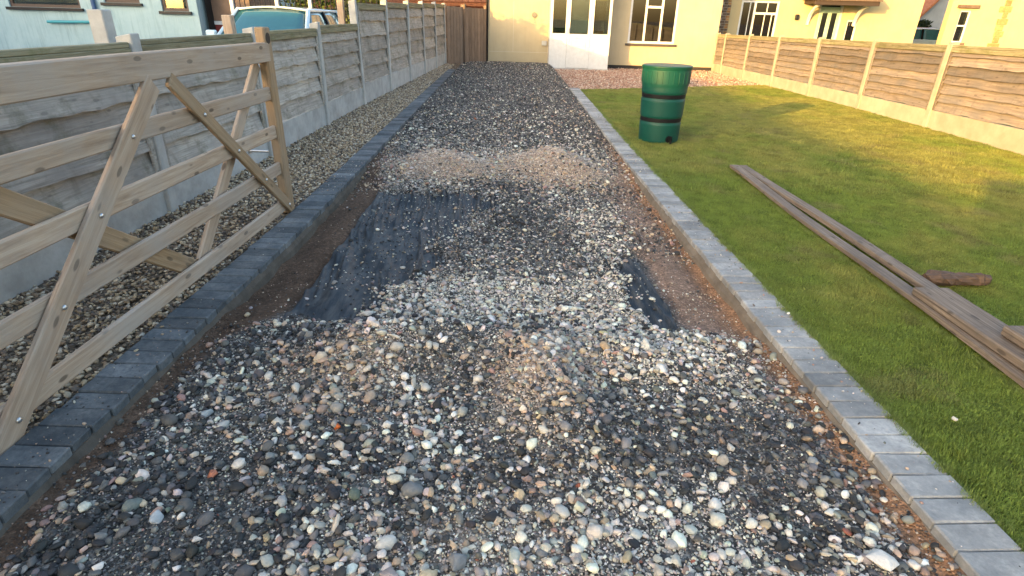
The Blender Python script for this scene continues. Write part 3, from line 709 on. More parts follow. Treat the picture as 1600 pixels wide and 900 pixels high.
# closeboard fence at the end of the strip
cb = empty('closeboard_fence', (-2.45, 19.5, -.03), 'brown vertical board fence closing the gap beside the cream house', 'fence')
p0, p1 = Vector((-2.43, 19.55, 0)), Vector((-1.3, 20.85, 0)); d = (p1-p0); nb = 13
for k in range(nb):
    a = p0+d*((k+.5)/nb); ht = 1.62-.05*k/nb+random.gauss(0, .006)
    board('board', a+Vector((0, 0, -.03)), a+Vector((0, 0, ht)), d.length/nb-.006, .018, MT['brown_board'], cb, (d.y, -d.x, 0), .003)
for k in (0, .42, 1.0):
    a = p0+d*k+Vector((-.06, .06, 0)) if k < 1 else p1+Vector((-.04, .05, 0))
    board('post', a+Vector((0, 0, -.05)), a+Vector((0, 0, 1.68)), .09, .09, MT['brown_board'], cb, (1, 0, 0), .004)
for zz in (.35, 1.3):
    board('rail', p0+Vector((-.03, .03, zz)), p1+Vector((-.03, .03, zz)), .08, .035, MT['brown_board'], cb, (d.y, -d.x, 0))
board('post', p0+Vector((d.x*.42+.03, d.y*.42-.03, -.05)), p0+Vector((d.x*.42+.03, d.y*.42-.03, 1.70)), .07, .05, MT['brown_board'], cb, (d.y, -d.x, 0))

# ------------------------------------------------------------------ timber gate leaf standing along the left edging
GX = -1.80
gate = empty('timber_gate', (GX, 2.85, 0), 'pale timber five bar gate leaf propped upright along the left edging', 'gate')
ga, gb = 1.28, 4.30
def gp(y, z, dx=0): return (GX+dx, y, z)
rails = [(1.135, .125, .07), (.865, .09, .026), (.60, .09, .026), (.335, .09, .026), (.06, .09, .026)]
for z_, wd, th in rails:
    board('rail', gp(ga, z_+.01), gp(gb-.02 if th > .05 else gb-.04, z_), wd, th, MT['new_wood'], gate, (1, 0, 0), .006, .003, 6)
st_ = board('end_stile', gp(gb-.02, -.02, -.002), gp(gb-.02, 1.29, -.002), .11, .065, MT['orange_wood'], gate, (1, 0, 0), .008)
st2 = board('end_stile', gp(ga+.05, -.02, -.002), gp(ga+.05, 1.29, -.002), .11, .065, MT['new_wood'], gate, (1, 0, 0), .008)
hole = tube('latch_hole_shade', gp(gb-.02, 1.22, -.036), gp(gb-.02, 1.22, .0325), .036, plain('hole_shadow_wood', (.05, .035, .025), .9), st_, 20)  # solid dark disc, the bore's shade put into its colour
def brace(y0, z0, y1, z1, front_, m, wd=.1):
    dx = .03 if front_ else -.042
    b = board('brace', gp(y0, z0, dx), gp(y1, z1, dx), wd, .026, m, gate, (1, 0, 0), .005)
    for z_, _, th in rails[1:]:
        t = (z_-z0)/(z1-z0)
        if .02 < t < .99 and front_:
            q = gp(y0+(y1-y0)*t, z_); 
            o = lathe('bolt', [(.011, 0), (.011, .003), (.008, .007), (.003, .009)], MT['zinc'], None, (0, 0, 0), 12)
            o.parent = b; o.matrix_basis = pmat(b).inverted() @ Matrix.LocRotScale(Vector((q[0]+dx+.0135, q[1], q[2])), Vector((1, 0, 0)).to_track_quat('Z', 'Y'), None)
    return b
brace(2.86, 1.07, 1.5, -.03, True, MT['new_wood'], .105); brace(3.0, 1.075, 4.28, .0, True, MT['orange_wood'], .08)
brace(4.2, 1.06, 3.05, .06, False, MT['new_wood'], .09); brace(1.5, 1.06, 2.97, .06, False, MT['orange_wood'], .10)
lt = tube('latch_bar', gp(gb-.1, .46, -.05), gp(gb-.1, .46, -.2), .009, MT['zinc'], gate); tube('latch_ring', gp(gb-.1, .44, -.19), gp(gb-.1, .48, -.19), .012, MT['zinc'], gate)

# ------------------------------------------------------------------ water butt
BX, BY = 1.745, 7.55; bz = float(lawnz(BX, BY))
butt = empty('water_butt', (BX, BY, bz), 'tall green plastic water butt with black grooves and a tap standing on the lawn', 'water butt')
pr = lambda z: .245+.043*z/.9
prof = [(.03, .005), (.235, .005), (.245, .02)]
for z_ in np.linspace(.04, .86, 42):
    r_ = pr(z_)
    for gz_ in (.285, .565):
        if abs(z_-gz_) < .026: r_ -= .016
    if z_ > .70: r_ += .006
    prof.append((r_, z_))
prof += [(.292, .865), (.298, .875), (.298, .89), (.28, .892)]
lathe('barrel', prof, MT['butt'], butt, (BX, BY, bz), 56)
for gz_ in (.285, .565):
    r_ = pr(gz_)
    lathe('band', [(r_-.02, gz_-.024), (r_-.006, gz_-.022), (r_-.005, gz_+.022), (r_-.02, gz_+.024)], MT['black'], butt, (BX, BY, bz), 56)
lathe('lid', [(.02, .884), (.30, .884), (.304, .892), (.304, .908), (.29, .914), (.24, .908), (.02, .912)], MT['butt_lid'], butt, (BX, BY, bz), 56)
for k in range(26):
    a = 2*math.pi*k/26; r_ = pr(.77)+.006
    board('rib', (BX+r_*math.cos(a), BY+r_*math.sin(a), bz+.715), (BX+(r_+.004)*math.cos(a), BY+(r_+.004)*math.sin(a), bz+.845), .016, .006, MT['butt'], butt, (math.cos(a), math.sin(a), 0), .002)
ta = -1.25; tx, ty = BX+.245*math.cos(ta), BY+.245*math.sin(ta)
tp = tube('tap', (tx-.02*math.cos(ta), ty-.02*math.sin(ta), bz+.065), (tx+.06*math.cos(ta), ty+.06*math.sin(ta), bz+.065), .019, MT['black'], butt)
tube('tap_flange', (tx-.01*math.cos(ta), ty-.01*math.sin(ta), bz+.065), (tx+.012*math.cos(ta), ty+.012*math.sin(ta), bz+.065), .042, MT['black'], butt, 16)
tube('tap_spout', (tx+.05*math.cos(ta), ty+.05*math.sin(ta), bz+.07), (tx+.055*math.cos(ta), ty+.055*math.sin(ta), bz+.018), .014, MT['black'], butt)
tube('tap_lever', (tx+.045*math.cos(ta)-.02, ty+.045*math.sin(ta), bz+.1), (tx+.045*math.cos(ta)+.02, ty+.045*math.sin(ta), bz+.1), .008, MT['black'], butt)

# ------------------------------------------------------------------ planks on the lawn
LZ = -.012+.03
tag(board('plank', (2.21, 6.02, LZ+.016), (2.205, 1.2, LZ+.016), .088, .03, MT['old_plank'], None, (0, 0, 1), .004, .006, 8), 'long weathered plank on the lawn, the one nearer the driveway', 'plank')
tag(board('plank', (2.295, 6.0, LZ+.02), (2.42, 1.6, LZ+.02), .085, .036, MT['old_plank'], None, (0, 0, 1), .004, .006, 8), 'long weathered plank on the lawn, the one farther from the driveway', 'plank')
tag(board('timber', (2.285, 2.93, LZ+.062), (2.325, 1.35, LZ+.062), .2, .046, MT['old_plank'], None, (0, 0, 1), .008, .004, 6), 'wide rough timber resting on top of the two long planks', 'timber')
tag(board('timber_offcut', (2.335, 2.40, LZ+.112), (2.37, 1.5, LZ+.112), .15, .052, MT['old_plank'], None, (0, 0, 1), .008), 'dark timber block lying on the wide timber at right edge', 'timber')
rs_ = np.random.default_rng(5); v, f = [], []; nx, na_ = 16, 12
for i in range(nx+1):
    t = i/nx; rr = (.045+.03*math.sin(min(1, t*3)*1.57))*(1-.5*max(0, t-.6)/.4)*(1+.25*math.sin(t*9))
    for j in range(na_):
        a = 2*math.pi*j/na_; r_ = rr*(1+.10*math.sin(3*a+t*2)+.09*rs_.normal()); v.append(((t-.5)*.38+.006*rs_.normal(), r_*math.cos(a)*.8, max(-.03, r_*math.sin(a)*.6)))
for i in range(nx):
    for j in range(na_): a = i*na_+j; b = i*na_+(j+1) % na_; f.append((a, b, b+na_, a+na_))
f += [tuple(range(na_))[::-1], tuple(nx*na_+j for j in range(na_))]
lgm = pyd(v, f, 'log')
lg = link('split_log', lgm, wood('split_wood', (.045, .03, .022), (.11, .065, .042), (.21, .12, .07), .2, stain=(.06, .045, .035), rnd=.02), None, (2.63, 3.2, LZ+.02), (0, 0, .04)); tag(lg, 'short reddish split log lying on the grass beside the planks', 'log')

# ------------------------------------------------------------------ buildings
def leaf_cloud(name, n_, cx, cy, cz_, sx, sy, sz, m, parent, seed, lf=.05):
    rs_ = np.random.default_rng(seed); v, f = [], []
    for k in range(n_):
        p = rs_.uniform(-1, 1, 3); q = np.abs(p).max(); p = p*(max(q, .55)/q) if q > 0 else p
        p = p*np.array([sx, sy, sz])*(.9+.2*rs_.random()); d_ = rs_.normal(0, 1, 3); d_ /= np.linalg.norm(d_); e_ = np.cross(d_, rs_.normal(0, 1, 3)); e_ /= np.linalg.norm(e_)
        s_ = lf*rs_.uniform(.6, 1.3); b = len(v); v += [p-d_*s_, p+e_*s_*.45, p+d_*s_, p-e_*s_*.45]; f.append((b, b+1, b+2, b+3))
    return link(name, pyd(v, f), m, parent, (cx, cy, cz_))
def wall_with_holes(name, x0, x1, y0, y1, z0, z1, holes, m, parent):
    """wall in XZ, thickness y0..y1, rectangular holes (xa,xb,za,zb) not overlapping in x"""
    lst = []; cx = x0
    for xa, xb, za, zb in sorted(holes):
        lst.append((cx, xa, y0, y1, z0, z1))
        if za > z0: lst.append((xa, xb, y0, y1, z0, za))
        if zb < z1: lst.append((xa, xb, y0, y1, zb, z1))
        cx = xb
    lst.append((cx, x1, y0, y1, z0, z1))
    o = boxes(name, lst, m, parent)
    return o
def window(parent, x0, x1, z0, z1, yf, cols_, fw_=.055, transom=None, sill=True, glassm=None, name='window', trans_only=None, framem=None, rm=.3, rd=2.2):
    """framed window set back 6 cm behind a facade whose face is at yf"""
    fm = framem or MT['white']; wroot = empty(name, (0, 0, 0)); wroot.parent = parent; wroot.location = Vector(((x0+x1)/2, yf, z0))-rootloc(parent)
    y0, y1 = yf+.04, yf+.10
    fr = [(x0, x0+fw_, y0, y1, z0, z1), (x1-fw_, x1, y0, y1, z0, z1), (x0+fw_, x1-fw_, y0, y1, z0, z0+fw_), (x0+fw_, x1-fw_, y0, y1, z1-fw_, z1)]
    for c in cols_: fr.append((c-fw_/2, c+fw_/2, y0, y1, z0+fw_, z1-fw_))
    boxes('frame', fr, fm, wroot)
    edges = [x0+fw_]+[q for c in cols_ for q in (c-fw_/2, c+fw_/2)]+[x1-fw_]
    for k in range(0, len(edges), 2):
        a, b = edges[k], edges[k+1]
        if transom and (trans_only is None or k//2 in trans_only):
            box('bar', a, b, y0, y1, transom-fw_/2, transom+fw_/2, fm, wroot, .002)
        box('pane', a-.005, b+.005, yf+.066, yf+.074, z0+fw_-.005, z1-fw_+.005, glassm or MT['glass'], wroot, 0)
    if sill: box('sill', x0-.07, x1+.07, yf-.07, yf+.05, z0-.07, z0-.004, fm if sill is True else sill, wroot, .004)
    # room behind, indoor shade put into its near-black colour
    bm = bmesh.new(); bm_box(bm, -(x1-x0)/2-rm, (x1-x0)/2+rm, 0, rd, -.6, z1-z0+.5)
    bmesh.ops.delete(bm, geom=[f for f in bm.faces if f.normal.y < -.9], context='FACES')
    for f in bm.faces: f.normal_flip()
    link('room', mesh_from(bm), MT['interior'], wroot, ((x0+x1)/2, yf+.26, z0))
    return wroot
def curtain(parent, x0, x1, z0, z1, y):
    n_ = 40; xs_ = np.linspace(x0, x1, n_); v = []
    for q in xs_:
        yy = y+.025*math.sin(q*38); v += [(q-x0, yy-y, 0), (q-x0+.0, yy-y, z1-z0)]
    me = pyd(v, [(2*k, 2*k+2, 2*k+3, 2*k+1) for k in range(n_-1)], smooth=True)
    link('curtain', me, MT['curtain'], parent, (x0, y, z0))
def gable_roof(name, x0, x1, y0, y1, ze, zr, m, parent, along='x', ov=.3):
    if along == 'x':
        ym = (y0+y1)/2; pr_ = [(y0-ov, ze-.12), (ym, zr), (y1+ov, ze-.12), (y1+ov, ze-.26), (ym, zr-.16), (y0-ov, ze-.26)]
        v = [(x0-ov, a, b) for a, b in pr_]+[(x1+ov, a, b) for a, b in pr_]
    else:
        xm = (x0+x1)/2; pr_ = [(x0-ov, ze-.12), (xm, zr), (x1+ov, ze-.12), (x1+ov, ze-.26), (xm, zr-.16), (x0-ov, ze-.26)]
        v = [(a, y0-ov, b) for a, b in pr_]+[(a, y1+ov, b) for a, b in pr_]
    f = [(0, 1, 7, 6), (1, 2, 8, 7), (2, 3, 9, 8), (3, 4, 10, 9), (4, 5, 11, 10), (5, 0, 6, 11), (0, 5, 4, 1), (1, 4, 3, 2), (6, 7, 10, 11), (7, 8, 9, 10)]
    return link(name, pyd(v, f), m, parent)

# --- cream house at the end of the drive
HY = 21.0; hb = -.15
house = empty('cream_house', (2.5, HY, hb), 'cream rendered house with white glazed porch at the end of the driveway', 'house')
wall_with_holes('wall', -1.24, 6.38, HY, HY+.25, hb+.12, 5.2, [(1.45, 2.3, hb+.12, 2.1), (3.42, 4.98, .66, 2.15)], MT['cream'], house)
boxes('side_wall', [(-1.24, -1.0, HY+.25, HY+8, hb+.12, 5.2), (6.14, 6.38, HY+.25, HY+8, hb+.12, 5.2), (-1.0, 6.14, HY+7.8, HY+8, hb+.12, 5.2)], MT['cream'], house)
boxes('plinth', [(-1.235, .72, HY+.02, HY+.22, hb, hb+.12), (2.7, 6.375, HY+.02, HY+.22, hb, hb+.12)], plain('bitumen_plinth', (.03, .026, .024), .8), house)  # near-black strip along the wall foot
gable_roof('roof', -1.24, 6.38, HY, HY+8, 5.2, 7.6, MT['dark_tile'], house)
wn = window(house, 3.42, 4.98, .66, 2.15, HY, [3.95, 4.47], .07, 1.76, plain('dark_sill', (.06, .05, .045), .7), MT['dark_glass'], trans_only=[1])
curtain(wn, 4.5, 4.95, .68, 2.12, HY+.2); curtain(wn, 3.46, 3.6, .68, 2.12, HY+.2)
tube('downpipe', (-1.27, HY-.05, hb), (-1.27, HY-.05, 5.0), .034, MT['black'], house)
boxes('panel_joint', [(-.405, -.395, HY-.003, HY+.01, .3, 5.0), (-1.2, .8, HY-.003, HY+.01, .29, .30)], plain('render_joint', (.55, .5, .38), .9), house)
vt = tube('vent', (.28, HY-.04, 1.44), (.28, HY+.02, 1.44), .085, plain('vent_grey', (.16, .15, .13), .6), house, 16)
box('meter_box', .56, .72, HY-.06, HY+.01, .52, .66, plain('meter_grey', (.42, .42, .40), .6), house)
# porch
py0 = 20.05
porch = empty('porch', (0, 0, 0)); porch.parent = house; porch.location = Vector((1.7, py0, hb))-rootloc(house)
fwd_ = .06
px0, px1, pz1 = .78, 2.70, 2.25
fr = [(px0, px0+.08, py0, py0+.07, hb+.05, pz1), (px1-.08, px1, py0, py0+.07, hb+.05, pz1), (1.27, 1.33, py0, py0+.07, hb+.05, pz1), (2.07, 2.15, py0, py0+.07, hb+.05, pz1), (px0+.08, 1.27, py0, py0+.07, .86, .93), (2.15, px1-.08, py0, py0+.07, .86, .93), (px0+.08, px1-.08, py0+.002, py0+.068, pz1-.1, pz1-.002),
      (px0, px0+.07, py0+.07, HY, hb+.05, pz1-.01), (px1-.07, px1, HY-.07, HY, hb+.05, pz1-.01)]
boxes('porch_frame', fr, MT['white'], porch)
boxes('lower_panel', [(px0+.08, 1.27, py0+.012, py0+.055, hb+.05, .86), (2.15, px1-.08, py0+.012, py0+.055, hb+.05, .86), (px1-.06, px1-.01, py0+.07, HY-.07, hb+.05, .88)], MT['white'], porch)
dr = empty('door', (0, 0, 0)); dr.parent = porch; dr.location = Vector((1.7, py0, hb))-rootloc(porch)
boxes('door_leaf', [(1.335, 1.415, py0-.012, py0+.05, hb+.06, 2.12), (1.985, 2.065, py0-.012, py0+.05, hb+.06, 2.12), (1.415, 1.985, py0-.012, py0+.05, .80, .92), (1.415, 1.985, py0-.012, py0+.05, 2.02, 2.12), (1.415, 1.985, py0+.0, py0+.04, hb+.06, .80)], MT['white'], dr, .004)
box('door_glass', 1.41, 1.99, py0+.012, py0+.02, .915, 2.03, MT['glass'], dr, 0)
boxes('door_gap_shade', [(1.331, 1.3345, py0-.004, py0+.06, hb+.06, 2.12), (2.0655, 2.069, py0-.004, py0+.06, hb+.06, 2.12)], MT['black'], dr)  # black strips drawing the shadow lines beside the door leaf
boxes('moulding', [(1.47, 1.93, py0-.012, py0-.001, .72, .745), (1.47, 1.93, py0-.012, py0-.001, .0, .025), (1.47, 1.495, py0-.012, py0-.001, .025, .72), (1.905, 1.93, py0-.012, py0-.001, .025, .72)], MT['white'], dr)
box('pale_reflection_sheet', 1.43, 1.97, py0+.06, py0+.068, .93, 2.02, rough_mat('pale_reflection_sheet', (.34, .36, .35), (.46, .47, .46), 2.5, .9, 0), dr, 0)  # pale sheet added to lighten the door glass like a reflection
box('handle', 1.36, 1.385, py0-.05, py0-.014, .93, 1.10, MT['zinc'], dr, .004)
box('letter_plate', 1.6, 1.82, py0-.006, py0+.002, .55, .60, MT['white'], dr, .001)
box('side_pane', px0+.075, 1.275, py0+.03, py0+.038, .925, pz1-.1, MT['glass'], porch, 0); box('side_pane', 2.145, px1-.075, py0+.03, py0+.038, .925, pz1-.1, MT['glass'], porch, 0); box('side_wall', px1-.065, px1-.005, py0+.072, HY-.072, .882, pz1-.012, MT['white'], porch, .002)
boxes('porch_roof', [(px0-.1, px1+.1, py0-.12, HY, pz1+.002, pz1+.12)], MT['white'], porch, .01)
boxes('step', [(px0-.02, px1+.02, py0-.03, HY, hb-.05, hb+.048)], MT['concrete'], porch)
boxes('inner_door', [(1.45, 2.3, HY+.1, HY+.15, hb+.12, 2.1)], MT['brown_paint'], porch)
boxes('plant_pot', [(2.28, 2.5, py0+.3, py0+.52, .86, 1.02), (2.12, 2.66, py0+.2, py0+.6, .82, .858)], MT['tile'], porch, .01)

# --- cream neighbour house on the right
NY = 23.0; nbz = -.18
nh = empty('neighbour_house', (10.2, NY, nbz), 'cream house behind the right fence with white window and bracketed door canopy', 'house')
wall_with_holes('wall', 7.3, 14.04, NY, NY+.25, nbz, 5.4, [(7.66, 9.02, .86, 2.1), (10.45, 11.3, nbz, 2.0), (11.52, 11.9, .5, 1.55)], MT['cream2'], nh)
boxes('side_wall', [(13.8, 14.04, NY+.25, NY+8, nbz, 5.4), (6.6, 6.84, NY+.25, NY+8, nbz, 5.4)], MT['cream2'], nh)
boxes('corner_wall', [(6.6, 7.0, NY+.03, NY+.25, nbz, 5.4)], MT['cream2'], nh)
cr = empty('brick_corner', (0, 0, 0)); cr.parent = nh; cr.location = Vector((7.15, NY, nbz))-rootloc(nh)
boxes('mortar', [(7.0, 7.3, NY+.02, NY+.24, nbz, 5.4)], MT['mortar'], cr)
for k in range(22):
    z_ = nbz+.5+k*.085; wob = .05*(k % 2)
    box('brick', 7.01+wob, 7.15+wob*.5, NY-.012, NY+.05, z_, z_+.07, MT['dark_tile'], cr, .003)
    box('brick', 7.17+wob*.5, 7.29, NY-.012, NY+.05, z_, z_+.07, MT['brick_tan'] if k % 3 else MT['dark_tile'], cr, .003)
gable_roof('roof', 6.6, 14.04, NY, NY+8, 5.4, 7.8, MT['dark_tile'], nh)
wn = window(nh, 7.66, 9.02, .86, 2.1, NY, [8.17], .075, 1.68, True, MT['dark_glass'], trans_only=[1])
boxes('glazing_bar', [(8.55, 8.58, NY+.045, NY+.09, .94, 1.64), (8.60, 8.63, NY+.045, NY+.09, 1.72, 2.02), (8.8, 8.83, NY+.045, NY+.09, .94, 1.64), (7.98, 8.01, NY+.045, NY+.09, .94, 2.02)], MT['white'], wn)
MT['canopy'] = plain('dark_canopy_wood', (.04, .026, .02), .7)
boxes('canopy', [(9.85, 11.95, NY-.9, NY, 2.02, 2.14), (9.8, 12.0, NY-.95, NY-.9, 1.98, 2.2)], MT['canopy'], nh, .01)
v = [(9.75, NY-1.0, 2.16), (12.05, NY-1.0, 2.16), (12.05, NY, 2.75), (9.75, NY, 2.75), (9.75, NY-1.0, 2.12), (12.05, NY-1.0, 2.12), (12.05, NY, 2.15), (9.75, NY, 2.15)]
link('canopy_roof', pyd(v, [(0, 1, 2, 3), (4, 7, 6, 5), (0, 4, 5, 1), (1, 5, 6, 2), (3, 7, 4, 0)]), MT['dark_tile'], nh)
for q in (10.1, 11.75):
    for k in range(6):
        a0, a1 = k*math.pi/12, (k+1)*math.pi/12
        board('bracket', (q, NY-.75*(1-math.cos(a0))-.02, 1.35+.64*math.sin(a0)), (q, NY-.75*(1-math.cos(a1))-.02, 1.35+.64*math.sin(a1)), .09, .08, MT['white'], nh, (1, 0, 0))
ds = empty('door', (0, 0, 0)); ds.parent = nh; ds.location = Vector((10.87, NY, nbz))-rootloc(nh)
g_ = plain('sage_door', (.34, .46, .38), .5)
boxes('door_leaf', [(10.52, 11.23, NY+.08, NY+.13, nbz, 1.95)], g_, ds, .005); boxes('door_frame', [(10.45, 10.52, NY+.05, NY+.15, nbz, 2.0), (11.23, 11.3, NY+.05, NY+.15, nbz, 2.0)], MT['white'], ds)
box('door_pane', 10.62, 10.8, NY+.07, NY+.082, .9, 1.75, MT['dark_glass'], ds, 0); box('door_pane', 10.95, 11.13, NY+.07, NY+.082, .9, 1.75, MT['dark_glass'], ds, 0)
window(nh, 11.52, 11.9, .5, 1.55, NY, [], .06, None, True, MT['dark_glass'])
box('wall_lamp', 9.62, 9.74, NY-.12, NY, 1.5, 1.68, MT['dark_metal'], nh, .02)

# --- third house with stone quoins
qh = empty('quoined_house', (18, NY, nbz), 'cream house at far right with orange stone quoins', 'house')
wall_with_holes('wall', 15.05, 24, NY, NY+.25, nbz, 5.4, [(15.42, 15.8, .9, 1.95)], MT['cream2'], qh)
v = [(15.06, NY+.25, nbz), (15.3, NY+.25, nbz), (20.9, NY+8, nbz), (20.6, NY+8, nbz)]; v = v+[(a, b, 5.4) for a, b, c in v]
link('side_wall', pyd(v, [(0, 1, 5, 4), (1, 2, 6, 5), (2, 3, 7, 6), (3, 0, 4, 7), (4, 5, 6, 7)]), MT['cream2'], qh)
v = [(14.8, NY-.3, 5.3), (24.3, NY-.3, 5.3), (27, NY+4, 7.8), (18.2, NY+4, 7.8), (30, NY+8.3, 5.3), (20.9, NY+8.3, 5.3)]; v = v+[(a, b, c-.15) for a, b, c in v]
link('roof', pyd(v, [(0, 1, 2, 3), (3, 2, 4, 5), (6, 9, 8, 7), (9, 11, 10, 8), (0, 6, 7, 1), (1, 7, 8, 2), (2, 8, 10, 4), (4, 10, 11, 5), (5, 11, 9, 3), (3, 9, 6, 0)]), MT['dark_tile'], qh)
window(qh, 15.42, 15.8, .9, 1.95, NY, [], .05, 1.45, MT['dark_tile'], MT['glass'], framem=MT['white'], rm=.0, rd=.12)
box('lintel', 15.25, 15.98, NY-.1, NY+.02, 2.02, 2.12, MT['dark_tile'], qh, .005)
for k in range(14):
    wq = .26 if k % 2 else .42
    box('quoin', 16.95-wq/2+.05*(k % 3), 16.95+wq/2, NY-.03, NY+.04, nbz+.9+k*.2, nbz+.9+k*.2+.185, MT['brick_tan'], qh, .01)
tube('vent', (18.1, NY-.03, 1.2), (18.1, NY+.02, 1.2), .07, MT['dark_metal'], qh)
# --- grey gable house seen in the gap
gh = empty('grey_gable_house', (23, 38, nbz), 'distant grey gable end with red roof seen between the cream houses', 'house')
v = [(22.9, 38, nbz), (30, 38, nbz), (30, 38, 3.0), (26.6, 38, 5.9), (22.9, 38, 1.6), (22.9, 46, nbz), (30, 46, nbz), (30, 46, 3.0), (26.6, 46, 5.9), (22.9, 46, 1.6)]
link('wall', pyd(v, [(0, 1, 2, 3, 4), (5, 9, 8, 7, 6), (0, 4, 9, 5), (1, 6, 7, 2)]), MT['grey_wall'], gh)
v = [(22.6, 37.7, 1.3), (26.6, 37.7, 6.0), (30.3, 37.7, 2.9), (22.6, 46.3, 1.3), (26.6, 46.3, 6.0), (30.3, 46.3, 2.9)]
v = v+[(a, b, c+.18) for a, b, c in v]
link('roof', pyd(v, [(0, 3, 4, 1), (1, 4, 5, 2), (6, 7, 10, 9), (7, 8, 11, 10), (0, 1, 7, 6), (1, 2, 8, 7), (3, 9, 10, 4), (4, 10, 11, 5), (0, 6, 9, 3), (2, 5, 11, 8)]), MT['tile'], gh)
dh = empty('dark_shrub', (21.3, 34, nbz), 'dark evergreen shrub in the gap in front of the grey gable', 'shrub')
leaf_cloud('foliage', 1500, 21.05, 34, .75, .25, .3, .9, rough_mat('shrub_leaf', (.02, .03, .012), (.045, .06, .02), 9, .6, 0), dh, 14, .09); tube('stem', (21.05, 34, nbz), (21.05, 34, 1.0), .05, MT['brown_board'], dh, 7, .02)
rh = empty('red_roof_house', (20, 52, nbz), 'far house with red tiled roof seen in the gap behind the grey gable', 'house')
boxes('wall', [(14, 30, 52, 58, nbz, 2.2)], MT['brick_red'], rh); gable_roof('roof', 14, 30, 52, 58, 2.2, 6.5, MT['tile'], rh)

# --- left neighbour: pale blue house, brown shed, car, railing, hedge
LY = 16.0
lh = empty('pale_blue_house', (-11, LY, -.06), 'pale blue stained house behind the left fence with dark framed windows', 'house')
wins = [(-13.1, -11.28, 1.31, 2.4), (-10.64, -9.74, 1.46, 2.4), (-9.2, -8.52, 1.30, 2.4)]
wall_with_holes('wall', -20, -8.3, LY, LY+.25, -.06, 5.0, wins, MT['pale_blue_wall'], lh)
boxes('side_wall', [(-8.55, -8.3, LY+.25, LY+7, -.06, 5.0), (-20, -19.75, LY+.25, LY+7, -.06, 5.0)], MT['pale_blue_wall'], lh)
gable_roof('roof', -20, -8.3, LY, LY+7, 5.0, 7.2, MT['dark_tile'], lh)
for a, b, c, d_ in wins:
    wn = window(lh, a, b, c, d_, LY, [], .07, None, MT['dark_metal'], MT['glass'], framem=plain('dark_frame', (.09, .06, .05), .6))
    box('warm_reflection_sheet', a+.08, b-.08, LY+.15, LY+.16, c+.12, d_-.05, rough_mat('warm_reflection_sheet', (.45, .27, .15), (.56, .36, .22), 5), wn, 0)  # orange sheet behind the glass, warm reflections put into its colour
tube('waste_pipe', (-10.9, LY-.06, .9), (-10.9, LY-.06, 4.8), .05, plain('blue_pipe', (.05, .10, .22), .5), lh)
tube('waste_pipe', (-12.2, LY-.06, .98), (-10.95, LY-.06, 1.0), .035, plain('teal_pipe', (.05, .30, .36), .5), lh)
# brown shed beside it
sh = empty('brown_shed', (-7.8, 16.6, -.06), 'brown shed with white band and maroon base between the blue house and the car', 'shed')
boxes('wall', [(-8.25, -7.2, 16.6, 18.6, 1.09, 2.3)], MT['brown_paint'], sh); boxes('band', [(-8.26, -7.19, 16.58, 18.62, 1.0, 1.088)], MT['white'], sh); boxes('base', [(-8.25, -7.2, 16.6, 18.6, -.06, .998)], MT['maroon'], sh)
v = [(-8.35, 16.45, 2.302), (-7.1, 16.45, 2.302), (-7.1, 18.7, 2.45), (-8.35, 18.7, 2.45), (-8.35, 16.45, 2.36), (-7.1, 16.45, 2.36), (-7.1, 18.7, 2.52), (-8.35, 18.7, 2.52)]
link('roof', pyd(v, [(0, 3, 2, 1), (4, 5, 6, 7), (0, 1, 5, 4), (1, 2, 6, 5), (2, 3, 7, 6), (3, 0, 4, 7)]), MT['dark_tile'], sh)

# parked car: lofted sections (y, half width low, half width belt, z belt, half width roof, z roof)
CX = -4.55; cz = -.06
car = empty('parked_car', (CX, 11.8, cz), 'pale blue car parked behind the left fence, windscreen and roof showing', 'car')
body = [(9.35, .62, .66, .62, .60, .70), (9.55, .80, .84, .66, .74, .80), (10.3, .86, .88, .86, .80, .96), (10.75, .87, .89, .92, .80, 1.00), (11.6, .87, .89, .95, .80, 1.02), (13.0, .87, .89, .98, .80, 1.03), (13.5, .84, .87, .98, .78, 1.04), (13.75, .76, .80, .92, .70, 1.0)]
v, f = [], []
for (yy, a, b, zb, c, zt) in body:
    v += [(q, yy-11.8, z_) for q, z_ in ((-a, .2), (-b, .45), (-b, zb), (-c, zt), (0, zt+.03), (c, zt), (b, zb), (b, .45), (a, .2), (0, .18))]
for k in range(len(body)-1):
    for i in range(10): a = 10*k+i; b = 10*k+(i+1) % 10; f.append((a, a+10, b+10, b))
f += [tuple(range(10)), tuple(10*(len(body)-1)+i for i in range(10))[::-1]]
me = pyd([(a, b, c) for a, b, c in v], f, smooth=True); link('body', me, MT['blue_paint'], car, (CX, 11.8, cz))
def quadpatch(name, pts, m, bulge=0, n_=8, th=.012, axis=(0, -1, .3), parent=car):
    p = [Vector(q) for q in pts]; vv, ff = [], []; ax = Vector(axis).normalized()
    for i in range(n_+1):
        for j in range(n_+1):
            a, b = i/n_, j/n_; q = (p[0]*(1-a)+p[1]*a)*(1-b)+(p[3]*(1-a)+p[2]*a)*b
            vv.append(q+ax*bulge*(1-(2*a-1)**2))
    for i in range(n_):
        for j in range(n_): a = i*(n_+1)+j; ff.append((a, a+n_+1, a+n_+2, a+1))
    o = link(name, pyd(vv, ff, smooth=True), m, parent, (CX, 11.8, cz)); s_ = o.modifiers.new('t', 'SOLIDIFY'); s_.thickness = th; s_.offset = 0; return o
Z0, Z1 = 1.0, 1.47
quadpatch('windscreen', [(-.74, -1.05, Z0), (.74, -1.05, Z0), (.60, -.38, Z1-.03), (-.60, -.38, Z1-.03)], MT['car_glass'], .07)
quadpatch('rear_window', [(.72, 1.75, Z0), (-.72, 1.75, Z0), (-.58, 1.45, Z1-.04), (.58, 1.45, Z1-.04)], MT['car_glass'], .05, axis=(0, 1, .3))
